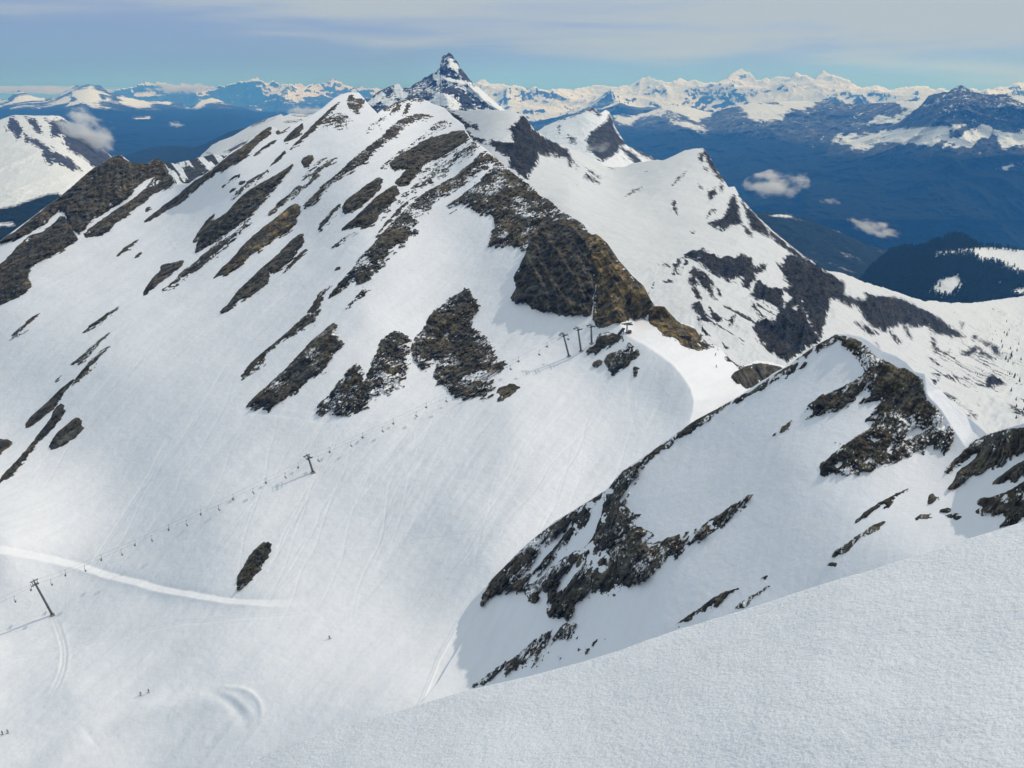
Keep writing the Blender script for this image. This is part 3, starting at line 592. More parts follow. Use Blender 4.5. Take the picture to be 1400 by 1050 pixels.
# ------------------------------------------------------------------ the near slopes
def seg_profile(U, V, line, hw, prof):
    d, t = linedist(U, V, line); return prof(d, t)
PISTE = smooth_line([(-60,744),(0,752),(60,762),(115,775),(165,792),(225,806),(280,816),(330,824),(380,826),(440,818)])
CATTRACK = smooth_line([(74,846),(82,865),(89,890),(85,920),(70,950)])
def main_relief(U, V, P):
    """metres added to the height: drifts, the groomed road, cat tracks, avalanche cone"""
    z = np.zeros(U.shape); q = P.reshape(-1, 3)
    c, s = math.cos(R(60)), math.sin(R(60))
    # runnels along the fall line
    al = np.stack([(q[:, 0] * c + q[:, 1] * s) / 90.0, (-q[:, 0] * s + q[:, 1] * c) / 14.0, q[:, 2] / 60.0], 1)
    z += (0.75 * fbm(al, 4, 3)).reshape(U.shape)
    z += (0.9 * fbm(q / 38.0, 4, 5)).reshape(U.shape)
    mid = np.exp(-(((U - 600) / 170) ** 2 + ((V - 660) / 110) ** 2))
    z += mid * (1.3 * fbm(al * [1.4, 1.3, 1] + 3.1, 4, 7)).reshape(U.shape)
    z += (0.10 * fbm(q / 3.2, 3, 9)).reshape(U.shape)
    m = (U < 450) & (V > 720) & (V < 850)
    d, t = linedist(U[m], V[m], PISTE)
    hw = 8.0 - 2.0 * t; fade = 1 - sstep(0.78, 1.0, t)
    a = np.where(np.abs(d) < hw, d / hw, np.sign(d) * np.exp(-(np.abs(d) - hw) / 7.0))
    z[m] += 0.95 * a * fade
    m = (U > 30) & (U < 140) & (V > 830) & (V < 970)
    d, t = linedist(U[m], V[m], CATTRACK)
    z[m] += (-0.16 * np.exp(-((d - 2.6) / 1.6) ** 2) - 0.16 * np.exp(-((d + 2.6) / 1.6) ** 2) + 0.12 * np.exp(-((np.abs(d) - 6) / 2.2) ** 2)) * np.sin(np.clip(t, 0, 1) * math.pi) ** .5
    # drift ridge, scooped fan of pushed snow beside it
    for line, w, h in (([(-40,1062),(40,1040),(110,1004),(190,976),(290,955),(330,948)], 15, 1.3), ([(286,946),(312,956),(328,972),(336,992)], 8, -0.6), ([(300,938),(340,944),(358,962),(356,984)], 4, 0.45), ([(296,944),(325,956),(344,976)], 5, .35), ([(40,1085),(90,1040),(125,1010)], 22, 1.8)):
        line = smooth_line(line); k = (V > 880) & (U < 450)
        d, t = linedist(U[k], V[k], line); z[k] += h * np.exp(-(d / w) ** 2) * np.sin(np.clip(t, 0.02, .98) * math.pi) ** .5
    # faint ski tracks coming down from the pass
    rg = random.Random(12)
    for i in range(44):
        x, y = (rg.uniform(430, 880), rg.uniform(520, 640)) if i % 3 else (rg.uniform(200, 520), rg.uniform(420, 640)); line = []
        dx = rg.uniform(-26, -8)
        for k2 in range(9):
            line.append((x, y)); x += dx + rg.uniform(-8, 8); y += rg.uniform(22, 34)
        line = smooth_line(line, 1); k = (U > line[:, 0].min() - 4) & (U < line[:, 0].max() + 4) & (V > line[:, 1].min() - 4) & (V < line[:, 1].max() + 4)
        if k.any():
            d, t = linedist(U[k], V[k], line); z[k] -= rg.uniform(.07, .17) * np.exp(-(d / 1.2) ** 2) * np.sin(np.clip(t, 0.01, .99) * math.pi) ** .5
    # ski traverses
    for line, dep in (([(0,905),(120,880),(250,852),(420,838)], .15), ([(330,560),(450,575),(560,566),(700,520),(760,500)], .16), ([(320,548),(470,566),(600,553),(740,505)], .14),
                      ([(820,690),(760,705),(640,730),(560,740)], .12), ([(690,440),(760,452),(830,446)], .12),
                      ([(560,1000),(600,900),(640,830),(662,806)], -.35), ([(860,520),(864,560),(872,592)], .08), ([(230,600),(205,650),(160,720),(120,780)], .22), ([(330,470),(250,600),(170,700)], .14)):
        b = np.array(line); k = (U > b[:, 0].min() - 8) & (U < b[:, 0].max() + 8) & (V > b[:, 1].min() - 8) & (V < b[:, 1].max() + 8)
        if not k.any(): continue
        d, t = linedist(U[k], V[k], line)
        z[k] -= dep * (np.exp(-((d - 1.5) / 1.2) ** 2) + np.exp(-((d + 1.8) / 1.2) ** 2) * .7 )
    return z

def blur_mask(U, V, rocks):
    return None
def build_slope(name, surf, sky, u0, u1, du, bot, dv, mat, relief=None, back=(2, 6, 14, 30, 60, 120, 240), drop=0.75, attrs=None, jag=None, unit=1.0):
    Uu, Vv, P, back, drop = slope_grid(surf, sky, u0, u1, du, bot, dv, back, drop, jag)
    if relief is not None: P[..., 2] += relief(Uu, Vv, P)
    at_ = {k: f(Uu, Vv, P) for k, f in (attrs or {}).items()}
    G, nb = add_back(P, back, drop, unit)
    at_ = {k: np.concatenate([np.repeat(a[:1], nb, 0), a], 0) for k, a in at_.items()}
    o = mesh_obj(name, G, grid_faces(*G.shape[:2]), mat, attrs=at_)
    return o

M_snow = mat_snow("bowl_snow", 1.0)
M_spur = mat_snow("spur_snow", 0.75, col=(0.865, 0.865, 0.89))
tag(build_slope("mountain", main_s, MAIN_SKY, -60, 1108, 1.3, 1085, 1.3, M_snow, main_relief), kind='structure')

def spur_relief(U, V, P):
    q = P.reshape(-1, 3)
    return (0.35 * fbm(q / 22.0, 4, 31) + 0.07 * fbm(q / 2.6, 3, 33)).reshape(U.shape)
tag(build_slope("hill", spur_s, SPUR_SKY, 545, 1466, 1.3, 1060, 1.4, M_spur, spur_relief, drop=0.95, jag=lambda u: 0.8 * fbm(np.stack([u / 8.0, u * 0, u * 0], 1), 4, 91)), kind='structure')

def fore_relief(U, V, P):
    q = P.reshape(-1, 3)
    return (0.20 * fbm(q / 4.5, 3, 41) + 0.012 * fbm(q / 0.55, 4, 43) + 0.005 * fbm(q / 0.12, 4, 44)).reshape(U.shape)
m, nt, out = new_mat("near_snow")
co = nt.nodes.new('ShaderNodeNewGeometry').outputs['Position']
n1 = noise(nt, mapping(nt, co, rot=(0, 0, R(25)), scale=(0.9, 1.1, 1.1)), 20.0, 3, 0.55); n2 = noise(nt, co, 48.0, 3, 0.55); n3 = noise(nt, co, 0.5, 3)
nr = bump(nt, n1, 0.6, 0.028); nr = bump(nt, n2, 0.5, 0.010, nr)
n4 = noise(nt, mapping(nt, co, rot=(0, 0, R(25)), scale=(0.5, 1.5, 1)), 1.6, 4, 0.6); nr = bump(nt, n4, 0.3, 0.12, nr)
c = ramp(nt, n3, [(0.35, (0.87, 0.865, 0.875)), (0.65, (0.915, 0.91, 0.915))])
nt.links.new(principled(nt, c, nr, 0.5, 0.35).outputs[0], out.inputs[0])
tag(build_slope("ground", fore_s, FORE_SKY, 90, 1478, 2.0, 1112, 2.0, m, fore_relief, back=(0.3, 1, 3, 8, 20, 50, 110), drop=1.7), kind='structure')

# ------------------------------------------------------------------ rock outcrops, each its own mesh standing proud of the snow
ROCKM = {}
def rock_mat(sp, ochre, sc, **kw):
    key = (sp, ochre, sc, str(kw))
    if key not in ROCKM:
        ROCKM[key] = mat_rock("outcrop_rock", sc, sp if sp > 0.3 else 0.0, ochre=ochre, **kw)
    return ROCKM[key]
def outcrops(lab, *a, **k):
    if lab.startswith('*'):
        for j, r in enumerate(a[2]): build_outcrop(lab[1:], a[0], a[1], [r], *a[3:5], a[5] + j, *a[6:], **dict(k, group=lab[1:]))
    else: build_outcrop(lab, *a, **k)
def build_outcrop(label, speck, relief, rings, surf, sky, seed, mat, step, rel, cat='rock outcrop', group=None):
    allp = np.array([p for r in rings for p in r])
    x0, y0 = allp.min(0) - 4; x1, y1 = allp.max(0) + 4
    us = np.arange(x0, x1, step); vs = np.arange(y0, y1, step)
    U, V = np.meshgrid(us, vs)
    V = np.maximum(V, interp(sky, U) - 0.2)
    P, n = surf.PN(U, V)
    if rel is not None: P[..., 2] += rel(U, V, P)
    Yd = P[..., 1]; mpp = Yd / FPX
    q = P.reshape(-1, 3)
    d = polydist(U, V, [chaikin(r, 1) if relief < 4.9 else r for r in rings]).reshape(U.shape)
    c, s = math.cos(R(60)), math.sin(R(60))
    c2, s2 = math.cos(R(47)), math.sin(R(47)); h_ = q[:, 0] * c2 + q[:, 1] * s2; c3, s3 = math.cos(R(28)), math.sin(R(28))
    al = np.stack([(h_ * c3 + q[:, 2] * s3) / 11.0, (-q[:, 0] * s2 + q[:, 1] * c2) / 2.4, (-h_ * s3 + q[:, 2] * c3) / 2.0], 1)
    e1 = fbm(al, 4, seed).reshape(U.shape)
    e2 = fbm(q / 1.6, 4, seed + 7, 0.6).reshape(U.shape)
    rag = 2.2 + 7.0 * speck
    # the upper left edge of a slab is a clean lip under the snow, the lower right edge is frayed
    gy, gx = np.gradient(d); lo = sstep(-0.3, 0.7, -(gx * 0.55 + gy * 0.83))
    dd = d + rag * (0.35 + 0.9 * lo) * (1.15 * e1 + 0.7 * e2) + 0.45
    H = relief
    dm = np.maximum(dd, 0) * mpp
    off = H * 0.55 * (1 - np.exp(-dm / (0.5 * H + 0.3)))
    ribbed = any(w in label for w in ('cliff', 'fin', 'ochre', 'jagged', 'knob '))
    if ribbed:   # gullies and ribs that run straight down the wall
        lat = q[:, 0] * 0.9 + q[:, 1] * 0.25
        al2 = np.stack([lat / 9.0, q[:, 2] / 34.0, q[:, 1] / 50.0], 1)
    else: al2 = al * 0.8 + 5
    rr = fbm(al2, 5, seed + 3, 0.58, ridged=True).reshape(U.shape)
    bl = fbm(q / 4.5, 5, seed + 5, 0.55).reshape(U.shape)
    inside = sstep(0.0, 3.5, dd)
    off = off + inside * ((0.75 if ribbed else 0.42) * H * rr + 0.50 * H * bl + (0.18 + 0.3 * speck) * e2 * min(H, 2.0))
    off = np.where(dd < 0, dd * mpp * 0.9, off + 0.12)
    if speck > 0.3:
        hole = fbm(np.stack([al[:, 0] * 1.3, al[:, 1] * 1.3, al[:, 2]], 1) + 9.7, 4, seed + 11, 0.65).reshape(U.shape)
        thr = -0.62 + 0.50 * speck + 0.25 * speck * (1 - sstep(0, 14, d))
        off = np.where((hole < thr - 0.1) & (dd > 0), -0.5 * mpp * (thr - hole) * 8, off)
    ray_ = P / np.linalg.norm(P, axis=-1, keepdims=True)
    Q = P - ray_ * (off * 1.25)[..., None]
    Q[..., 2] += inside * 0.35 * e2
    F = grid_faces(*U.shape)
    keep = (off.ravel()[F] > -0.25).any(1) & ((V.ravel()[F[:, 0]] - V.ravel()[F[:, 3]]) > step * 0.4)
    F = F[keep]
    if len(F) < 4: return None
    used = np.unique(F); mp = np.full(U.size, -1, np.int64); mp[used] = np.arange(len(used))
    o = mesh_obj("rock_outcrop", Q.reshape(-1, 3)[used], mp[F], mat)
    tag(o, label, cat, group)
    return o
for i, (lab, sp, h, rings) in enumerate(MAIN_ROCKS):
    oc = 0.9 if lab.startswith(('brown and ochre', 'ochre')) else (0.15 if 'ochre foot' in lab else 0.0)
    outcrops(lab, sp, h, rings, main_s, MAIN_SKY, 100 + i * 13, rock_mat(sp, oc, 1.0), 1.0, main_relief, group='rock outcrops on the bowl and its crest')
for i, (lab, sp, h, rings) in enumerate(SPUR_ROCKS):
    outcrops(lab, sp, h, rings, spur_s, SPUR_SKY, 1100 + i * 13, rock_mat(sp, 0.0, 0.8), 1.0, spur_relief, group='rock outcrops on the near spur')
# ------------------------------------------------------------------ mountains behind
def rock_attr(rings_list, reach=8.0, snow=()):
    def f(U, V, P):
        a = np.full(U.shape, -reach)
        for r in rings_list:
            b = np.array([p for q in r for p in q]); x0, y0 = b.min(0) - reach; x1, y1 = b.max(0) + reach
            k = (U > x0) & (U < x1) & (V > y0) & (V < y1)
            if k.any(): a[k] = np.maximum(a[k], polydist(U[k], V[k], r))
        for r in snow:
            b = np.array([p for q in r for p in q]); x0, y0 = b.min(0) - reach; x1, y1 = b.max(0) + reach
            k = (U > x0) & (U < x1) & (V > y0) & (V < y1)
            if k.any(): a[k] = np.minimum(a[k], -polydist(U[k], V[k], r))
        return np.clip(a, -reach, reach)
    return f
def back_relief(U, V, P):
    q = P.reshape(-1, 3)
    r = rock_attr(BACK_ROCKS)(U, V, P)
    z = (2.2 * fbm(q / 70.0, 4, 51) + 0.5 * fbm(q / 12.0, 3, 53)).reshape(U.shape)
    c, s = math.cos(R(-30)), math.sin(R(-30))
    rr = fbm(np.stack([(q[:, 0] * c + q[:, 1] * s) / 10.0, (-q[:, 0] * s + q[:, 1] * c) / 30.0, q[:, 2] / 60.0], 1), 5, 57, 0.55, ridged=True).reshape(U.shape)
    return z + sstep(-1, 6, r) * rr * 7.0 + rr * 1.6 * sstep(320, 380, V) + 6.0 * fbm(np.stack([(q[:, 0] * c + q[:, 1] * s) / 70.0, (-q[:, 0] * s + q[:, 1] * c) / 160.0, q[:, 2] / 200.0], 1), 5, 59, 0.5, ridged=True).reshape(U.shape) * (0.35 + 0.65 * sstep(960, 1040, U)) * sstep(0, 25, V - interp(BACK_SKY, U))
_ba = rock_attr(BACK_ROCKS)
def back_rock(U, V, P):
    a = _ba(U, V, P); q = P.reshape(-1, 3)
    # small stones and runnels of earth showing on the thin spring snow
    c, s = math.cos(R(-35)), math.sin(R(-35))
    n = fbm(np.stack([(q[:, 0] * c + q[:, 1] * s) / 26.0, (-q[:, 0] * s + q[:, 1] * c) / 7.0, q[:, 2] / 30.0], 1), 4, 61, 0.6).reshape(U.shape)
    zone = np.exp(-(((U - 990) / 75) ** 2 + ((V - 430) / 60) ** 2)) + np.exp(-(((U - 1330) / 90) ** 2 + ((V - 500) / 60) ** 2)) * .9 + 0.25 * np.exp(-(((U - 800) / 60) ** 2 + ((V - 235) / 30) ** 2))
    b = (n - 0.60 + 0.46 * np.clip(zone, 0, 1.1) - 0.12 * (zone < .15)) * 30
    return np.maximum(a, np.clip(b, -8, 3))
M_back = mat_mountain("spring_snow_and_scree", 2.0, 1.7, rockk=dict(dark=(0.026, 0.028, 0.034), mid=(0.060, 0.062, 0.068), light=(0.12, 0.12, 0.12), strat=R(-40)), snowcol=(0.71, 0.715, 0.715), stretch=(1.0, 0.3, 0.5), fall=R(20))
tag(build_slope("mountain", back_s, BACK_SKY, 500, 1478, 1.3, lambda u: np.interp(u, [500, 640, 800, 900, 1100, 1200, 1478], [260, 330, 400, 520, 620, 640, 700]), 1.3, M_back, back_relief, attrs={'rock': back_rock}, unit=2.0,
    jag=lambda u: 0.9 * fbm(np.stack([u / 6.0, u * 0, u * 0], 1), 3, 77)), kind='structure')

class Band:
    """a mountain front: 1/Y runs linearly from the crest to the foot"""
    def __init__(s, sky, bot, Yt, Yb):
        s.sky, s.bot, s.Yt, s.Yb = sky, bot, Yt, Yb
        xs = np.arange(-200, 1600, 4.0); k = np.exp(-(np.arange(-14, 15) / 6.0) ** 2); k /= k.sum()
        s.soft = np.stack([xs, np.convolve(np.pad(interp(sky, xs), 14, 'edge'), k, 'valid')], 1)
    def Y(s, u, v):
        t0 = interp(s.soft, u); b = s.bot(u) if callable(s.bot) else s.bot
        t = np.clip((v - t0) / np.maximum(b - t0, 1), -0.2, 1)
        yt = s.Yt(u) if callable(s.Yt) else s.Yt; yb = s.Yb(u) if callable(s.Yb) else s.Yb
        return 1 / (1 / yt + (1 / yb - 1 / yt) * t)
    def P(s, u, v): return at(u, v, s.Y(u, v))
ZMIN = -1500.0
def far_range(name, sky, bot, Yt, Yb, u0, u1, du, dv, amp, wl, mat, attrs, seed, jag=0.0, jw=5.0, gain=0.55, octs=6, zs=1.1, smooth_snow=0):
    s = Band(sky, bot, Yt, Yb)
    Uu, Vv, P, back, drop = slope_grid(s, sky, u0, u1, du, bot, dv, (0.5, 2, 6, 14), 0.6, (lambda u: jag * fbm(np.stack([u / jw, u * 0 + seed, u * 0], 1), 5, seed, 0.6)) if jag else None)
    q = P.reshape(-1, 3).copy()
    k = np.stack([q[:, 0] / wl, q[:, 1] / (wl * 1.6), q[:, 2] / (wl * zs)], 1)
    r = fbm(k, octs, seed + 1, gain, ridged=True).reshape(Uu.shape)
    t = (Vv - Vv[:1]) / (Vv[-1:] - Vv[:1]); env = sstep(0, 0.10, t) * 0.9 + 0.1
    d = q / np.linalg.norm(q, axis=1, keepdims=True)
    P = (q - d * (r * env * amp).reshape(-1, 1)).reshape(P.shape)
    P[..., 2] = np.maximum(P[..., 2], ZMIN - 6)
    e = {}
    # unit normals of the finished relief decide where snow holds
    du_ = np.gradient(P, axis=1); dv_ = np.gradient(P, axis=0); nn = np.cross(dv_, du_); nn /= np.linalg.norm(nn, axis=-1, keepdims=True) + 1e-9
    nn = np.where(nn[..., 2:3] < 0, -nn, nn)
    for kk, f in attrs.items(): e[kk] = f(Uu, Vv, P, nn, r)
    G, nb = add_back(P, back, drop, wl * 0.25)
    G[..., 2] = np.maximum(G[..., 2], ZMIN - 6)
    e = {kk: np.concatenate([np.repeat(a[:1], nb, 0), a], 0) for kk, a in e.items()}
    o = mesh_obj(name, G, grid_faces(*G.shape[:2]), mat, attrs=e)
    return tag(o, kind='structure')
def A2(rings, snow=(), reach=8.0, noise_amp=0.0, wl=100.0, base=None, seed=5, gain=0.6):
    ra = rock_attr(rings, reach, snow)
    def f(U, V, P, nn, r):
        a = ra(U, V, P) if (rings or snow) else np.zeros(U.shape)
        if base is not None: a = base(U, V, P, nn, r, a)
        if noise_amp: a = a + noise_amp * fbm(P.reshape(-1, 3) / wl, 5, seed, gain).reshape(U.shape)
        return a
    return f
def ridge_field(name, sky, Y0, Y1, u0, u1, du, nY, zfun, wl, H, mat, attrs, seed, jag=0.0, jw=5.0, crestY=None):
    """many ridges behind one another: a height field in true plan, lifted or lowered so that its crest meets the surveyed skyline"""
    us = np.arange(u0, u1 + du * .5, du); ys = Y0 * (Y1 / Y0) ** np.linspace(0, 1, nY)
    U, Yy = np.meshgrid(us, ys[::-1]); a = (U - 700.0) / FPX / CT; X = a * Yy
    q = np.stack([X.ravel() / wl, Yy.ravel() / wl, np.full(X.size, seed * 1.7)], 1)
    r = fbm(q, 7, seed, 0.46, ridged=True).reshape(X.shape); b = fbm(q * .45 + 3, 3, seed + 5).reshape(X.shape)
    z = zfun(X, Yy) + H * (0.72 * r + 0.55 * b)
    t = np.log(Yy / Y0) / math.log(Y1 / Y0)
    def vrow(zz): # photo row of each point
        el = zz / Yy; return 525.0 - FPX * (el * CT + ST) / (CT - el * ST)
    top = interp(sky, us) + (jag * fbm(np.stack([us / jw, us * 0 + seed, us * 0], 1), 5, seed, .6) if jag else 0)
    wgt = np.exp(-((t - (0.80 if crestY is None else crestY)) / 0.16) ** 2)
    for _ in range(6):
        v = vrow(z); k = v.argmin(0); vm = v.min(0); ci = (k, np.arange(len(us)))
        dz = (vm - top) / FPX * Yy[ci]
        up = dz > 0
        z = z + np.where(up, dz, 0) * wgt
        # where the land stands above the skyline it is pressed down softly
        lim = ((525.0 - top) / FPX * CT - ST) / (CT + (525.0 - top) / FPX * ST) * Yy
        over = z - lim
        z = np.where(over > -0.05 * H, lim - 0.05 * H * np.exp(-np.maximum(over + 0.05 * H, 0) / (0.35 * H)), z)
    z = np.maximum(z, ZMIN - 6)
    P = np.stack([X, Yy, z], -1)
    du_ = np.gradient(P, axis=1); dv_ = np.gradient(P, axis=0); nn = np.cross(dv_, du_); nn /= np.linalg.norm(nn, axis=-1, keepdims=True) + 1e-9
    nn = np.where(nn[..., 2:3] < 0, -nn, nn)
    e = {kk: f(U, vrow(z), P, nn, r) for kk, f in attrs.items()}
    return tag(mesh_obj(name, P, grid_faces(*P.shape[:2]), mat, attrs=e), kind='structure')
ROCKB = dict(dark=(0.03, 0.032, 0.036), mid=(0.065, 0.066, 0.068), light=(0.12, 0.12, 0.115))
FOREST = (0.026, 0.040, 0.024)

# horn shaped peak
PP_SKY = [(480,160),(500,137),(520,124),(532,119),(540,115),(544,114),(550,120),(560,120),(572,112),(580,107),(592,100),(602,92),(602.5,80),(605,79),(606,75),(610,76),(613,72.5),(616,74),(619,76.5),(622,82),(625,84),(629,93),(634,98),(638,103),(646,114),(652,118),(664,128),(676,138),(692,152),(720,165)]
PP_SNOW = [[F_((668,110),(690,115),(700,140),(735,150),(740,165),(725,175),(742,220),(720,215),(700,175),(680,165),(672,150),(680,130))], [F_((570,222),(635,228),(600,262),(585,250))], [F_((640,240),(700,255),(670,275))],
 [F_((540,400),(570,370),(600,345),(700,352),(700,380),(680,420),(560,412))], [F_((720,290),(790,290),(850,300),(930,350),(1060,465),(1020,460),(950,410),(860,350),(760,320))], [F_((730,255),(790,262),(830,285),(740,282))], [F_((230,385),(300,400),(270,420),(215,400))], [F_((310,280),(345,295),(340,330),(375,350),(360,380),(330,350),(310,310))],
 [F_((120,410),(210,345),(222,350),(140,420))], [F_((695,400),(730,360),(740,430),(700,440))]]
far_range("mountain", PP_SKY, 215, 5200, 4300, 480, 720, 0.6, 0.6, 150, 420, mat_mountain("far_rock_face", 9.0, 1.0, rockk=dict(ROCKB, dark=(0.025,0.028,0.036), strat=R(-20)), stretch=(0.8, 1.0, 0.35), esc=1.0),
  {'rock': A2([[ [(400,0),(800,0),(800,300),(400,300)] ]], PP_SNOW, 6, 1.6, 120, base=lambda U,V,P,nn,r,a: np.minimum(a, 3.6) + 4.0*fbm(np.stack([(P[...,0].ravel()+.8*P[...,2].ravel())/55.0, P[...,2].ravel()/120.0, P[...,1].ravel()/500.0],1),5,23,.65).reshape(U.shape) - 2.6 * (sstep(0.50, 0.9, nn[...,2]) + 0.7*sstep(560, 700, U)*sstep(120,150,V)))}, 200, jag=2.2, jw=5.0, zs=0.8)
# small rocky peak behind the saddle
CP_SKY = [(720,190),(744,173),(764,164),(786,157),(800,151),(809,147),(814,150),(820,155),(828,150),(833,153),(838,164),(840,172),(850,188),(858,200),(870,204),(890,214),(902,221),(930,240)]
CP_ROCK = [[N_((665,480),(690,515),(702,570),(745,640),(790,690),(735,700),(725,740),(670,775),(620,800),(575,780),(540,740),(500,730),(520,700),(500,660),(540,610),(600,560),(650,520))], [N_((545,435),(580,455),(615,480),(590,500),(560,470),(500,462),(430,492),(320,525),(400,490),(490,452))], [N_((720,700),(800,725),(850,760),(895,815),(850,830),(790,770))], [N_((770,680),(860,715),(960,775),(1010,800),(1000,815),(900,770))], [N_((380,620),(440,650),(440,690),(390,670))], [N_((310,560),(325,560),(322,615))]]
far_range("mountain", CP_SKY, 290, 2700, 1900, 720, 930, 0.7, 0.7, 28, 120, mat_mountain("middle_mountain", 4.0, 1.0, rockk=ROCKB, stretch=(1.0, 0.4, 0.5), fall=R(30)),
  {'rock': A2(CP_ROCK, (), 8, 1.2, 30)}, 220, jag=0.7)
# striped hill and snowy plateau on the left
far_range("hill", [(215,232),(226,222),(240,224),(252,220),(266,217),(280,214),(290,211),(308,213),(330,205),(360,200)], 275, 1900, 1500, 215, 360, 0.6, 0.6, 22, 70, mat_mountain("striped_hill", 3.0, 0.8, rockk=dict(ROCKB, mid=(0.08,0.072,0.06)), stretch=(1.0, 0.3, 0.4), fall=R(30)),
  {'rock': A2([], (), 8, 1.5, 18, base=lambda U,V,P,nn,r,a: 16*fbm(np.stack([(U.ravel()*0.75-V.ravel()*0.65)/5.5,(U.ravel()*0.65+V.ravel()*0.75)/26.0,U.ravel()*0],1),4,18).reshape(U.shape) + 0.3)}, 240, jag=1.0)
PL_SKY = [(262,232),(275,212),(282,206),(290,198),(300,193),(318,186),(340,173),(360,164),(384,156),(388,159),(398,155),(422,157),(450,150),(480,150)]
far_range("hill", PL_SKY, 245, 3600, 2300, 262, 480, 0.7, 0.7, 30, 160, mat_mountain("snow_plateau", 5.0, 0.8, rockk=dict(ROCKB, mid=(0.10,0.08,0.06)), snowcol=(0.80,0.79,0.77), stretch=(0.25, 1.0, 1.0)),
  {'rock': A2([[E_((510,460),(600,420),(690,390),(690,400),(610,435),(520,470))],[E_((790,380),(900,390),(880,400),(800,395))],[E_((740,430),(860,420),(870,432),(760,442))],[E_((330,640),(440,570),(520,540),(480,590),(380,640))],[E_((200,590),(215,640),(260,650),(250,670),(190,640))]], (), 8, 2.2, 60, base=lambda U,V,P,nn,r,a: a-0.6)}, 250, jag=0.5)
# dark wooded hills in the valleys
M_wood = mat_mountain("wooded_hill", 8.0, 1.0, rockk=ROCKB, forest=FOREST)
allforest = lambda U,V,P,nn,r: np.full(U.shape, 8.0)
far_range("hill", [(140,240),(160,222),(172,214),(190,206),(212,201),(240,199),(264,202),(280,197),(298,188),(314,180),(330,176),(360,170)], 262, 7000, 4500, 140, 360, 1.2, 1.2, 120, 700, M_wood, {'rock': A2([], (), 8, 2, 300, base=lambda U,V,P,nn,r,a: a+5), 'forest': allforest}, 260, jag=0.5)
far_range("hill", [(980,300),(1010,288),(1036,289),(1079,292),(1114,303),(1150,317),(1186,335),(1214,342),(1250,372),(1290,400)], 440, 5200, 3400, 980, 1290, 1.0, 1.0, 120, 500, M_wood,
  {'rock': A2([], (), 8, 2, 100, base=lambda U,V,P,nn,r,a: a-2), 'forest': lambda U,V,P,nn,r: np.clip(3.5 + 7.0*fbm(P.reshape(-1,3)/160,5,71,0.6).reshape(U.shape) - 4.5*np.exp(-((V-295)/2.5)**2-((U-1062)/20.)**2), -8, 8)}, 270, jag=0.8)
FH_SKY = [(1150,420),(1180,378),(1190,366),(1204,354),(1216,344),(1236,338),(1256,339),(1276,331),(1288,328),(1296,322),(1306,320),(1320,324),(1330,332),(1346,337),(1360,337),(1400,342),(1480,345)]
FH_SNOW = [[L_((760,300),(800,262),(920,252),(1050,240),(1200,232),(1500,250),(1500,470),(1400,440),(1300,400),(1200,350),(1110,350),(1020,290),(900,290),(820,305))], [L_((740,545),(850,440),(960,430),(990,500),(900,585),(800,590))], [L_((1200,480),(1260,450),(1300,480),(1230,500))], [L_((1290,560),(1400,500),(1500,480),(1500,560),(1350,590))]]
fh_forest_attr = rock_attr([[[(1100,300),(1500,300),(1500,460),(1100,460)]]], 8, FH_SNOW)
def fh_forest(U, V, P, nn=None, r=None):
    return fh_forest_attr(U, V, P) * 0.8 + 3.0 * fbm(P.reshape(-1, 3) / 55.0, 4, 88, 0.6).reshape(U.shape)
fh = far_range("hill", FH_SKY, 440, 3300, 2500, 1150, 1478, 1.0, 1.0, 60, 330, mat_mountain("wooded_snow_hill", 5.0, 1.0, rockk=ROCKB, forest=FOREST, snowcol=(0.78,0.79,0.79)), {'rock': A2([], (), 8, 1, 50, base=lambda U,V,P,nn,r,a: a-4), 'forest': fh_forest}, 280, jag=0.6)
# mountain on the far left
LM_SKY = [(-60,170),(0,164),(10,160),(19,157),(40,158),(80,158),(88,162),(100,172),(120,188),(140,204),(154,215),(180,232),(230,262)]
W_ = lambda *p: cv(0, 60, 5, p)
LM_ROCK = [[W_((425,495),(445,512),(500,560),(640,660),(770,775),(900,900),(720,860),(640,840),(560,770),(460,720),(470,690),(440,690),(400,620),(350,640),(340,560),(290,500),(340,530))],
 [W_((55,500),(95,500),(150,570),(200,620),(290,680),(330,690),(400,740),(480,790),(560,870),(480,860),(420,820),(350,830),(310,810),(290,730),(230,690),(180,690),(165,630),(150,600),(135,650),(110,660),(90,600),(50,610),(35,560))], [W_((150,500),(240,510),(300,600),(330,640),(250,600),(180,540))]]
LM_FOREST = rock_attr([[V1_((-300,440),(0,425),(100,405),(200,370),(330,325),(400,320),(500,420),(500,700),(-300,700),(-300,620),(0,545),(100,540),(80,520),(-300,560))]], 8)
far_range("mountain", LM_SKY, 345, 4600, 2500, -60, 230, 0.8, 0.8, 70, 330, mat_mountain("left_mountain", 6.0, 1.1, rockk=dict(ROCKB, mid=(0.085,0.078,0.07), light=(0.15,0.14,0.12)), forest=FOREST, snowcol=(0.82,0.82,0.80), stretch=(1.0, 0.25, 0.3), fall=R(40)),
  {'rock': A2(LM_ROCK, (), 8, 2.2, 45, base=lambda U,V,P,nn,r,a: np.minimum(a, 3.6) - 2.4*(np.sin((U*0.8+V*-0.25)/3.2 + 2*fbm(P.reshape(-1,3)/120,3,4).reshape(U.shape))>0.55)*(U<90)), 'forest': lambda U,V,P,nn,r: LM_FOREST(U,V,P)}, 300, jag=0.7)
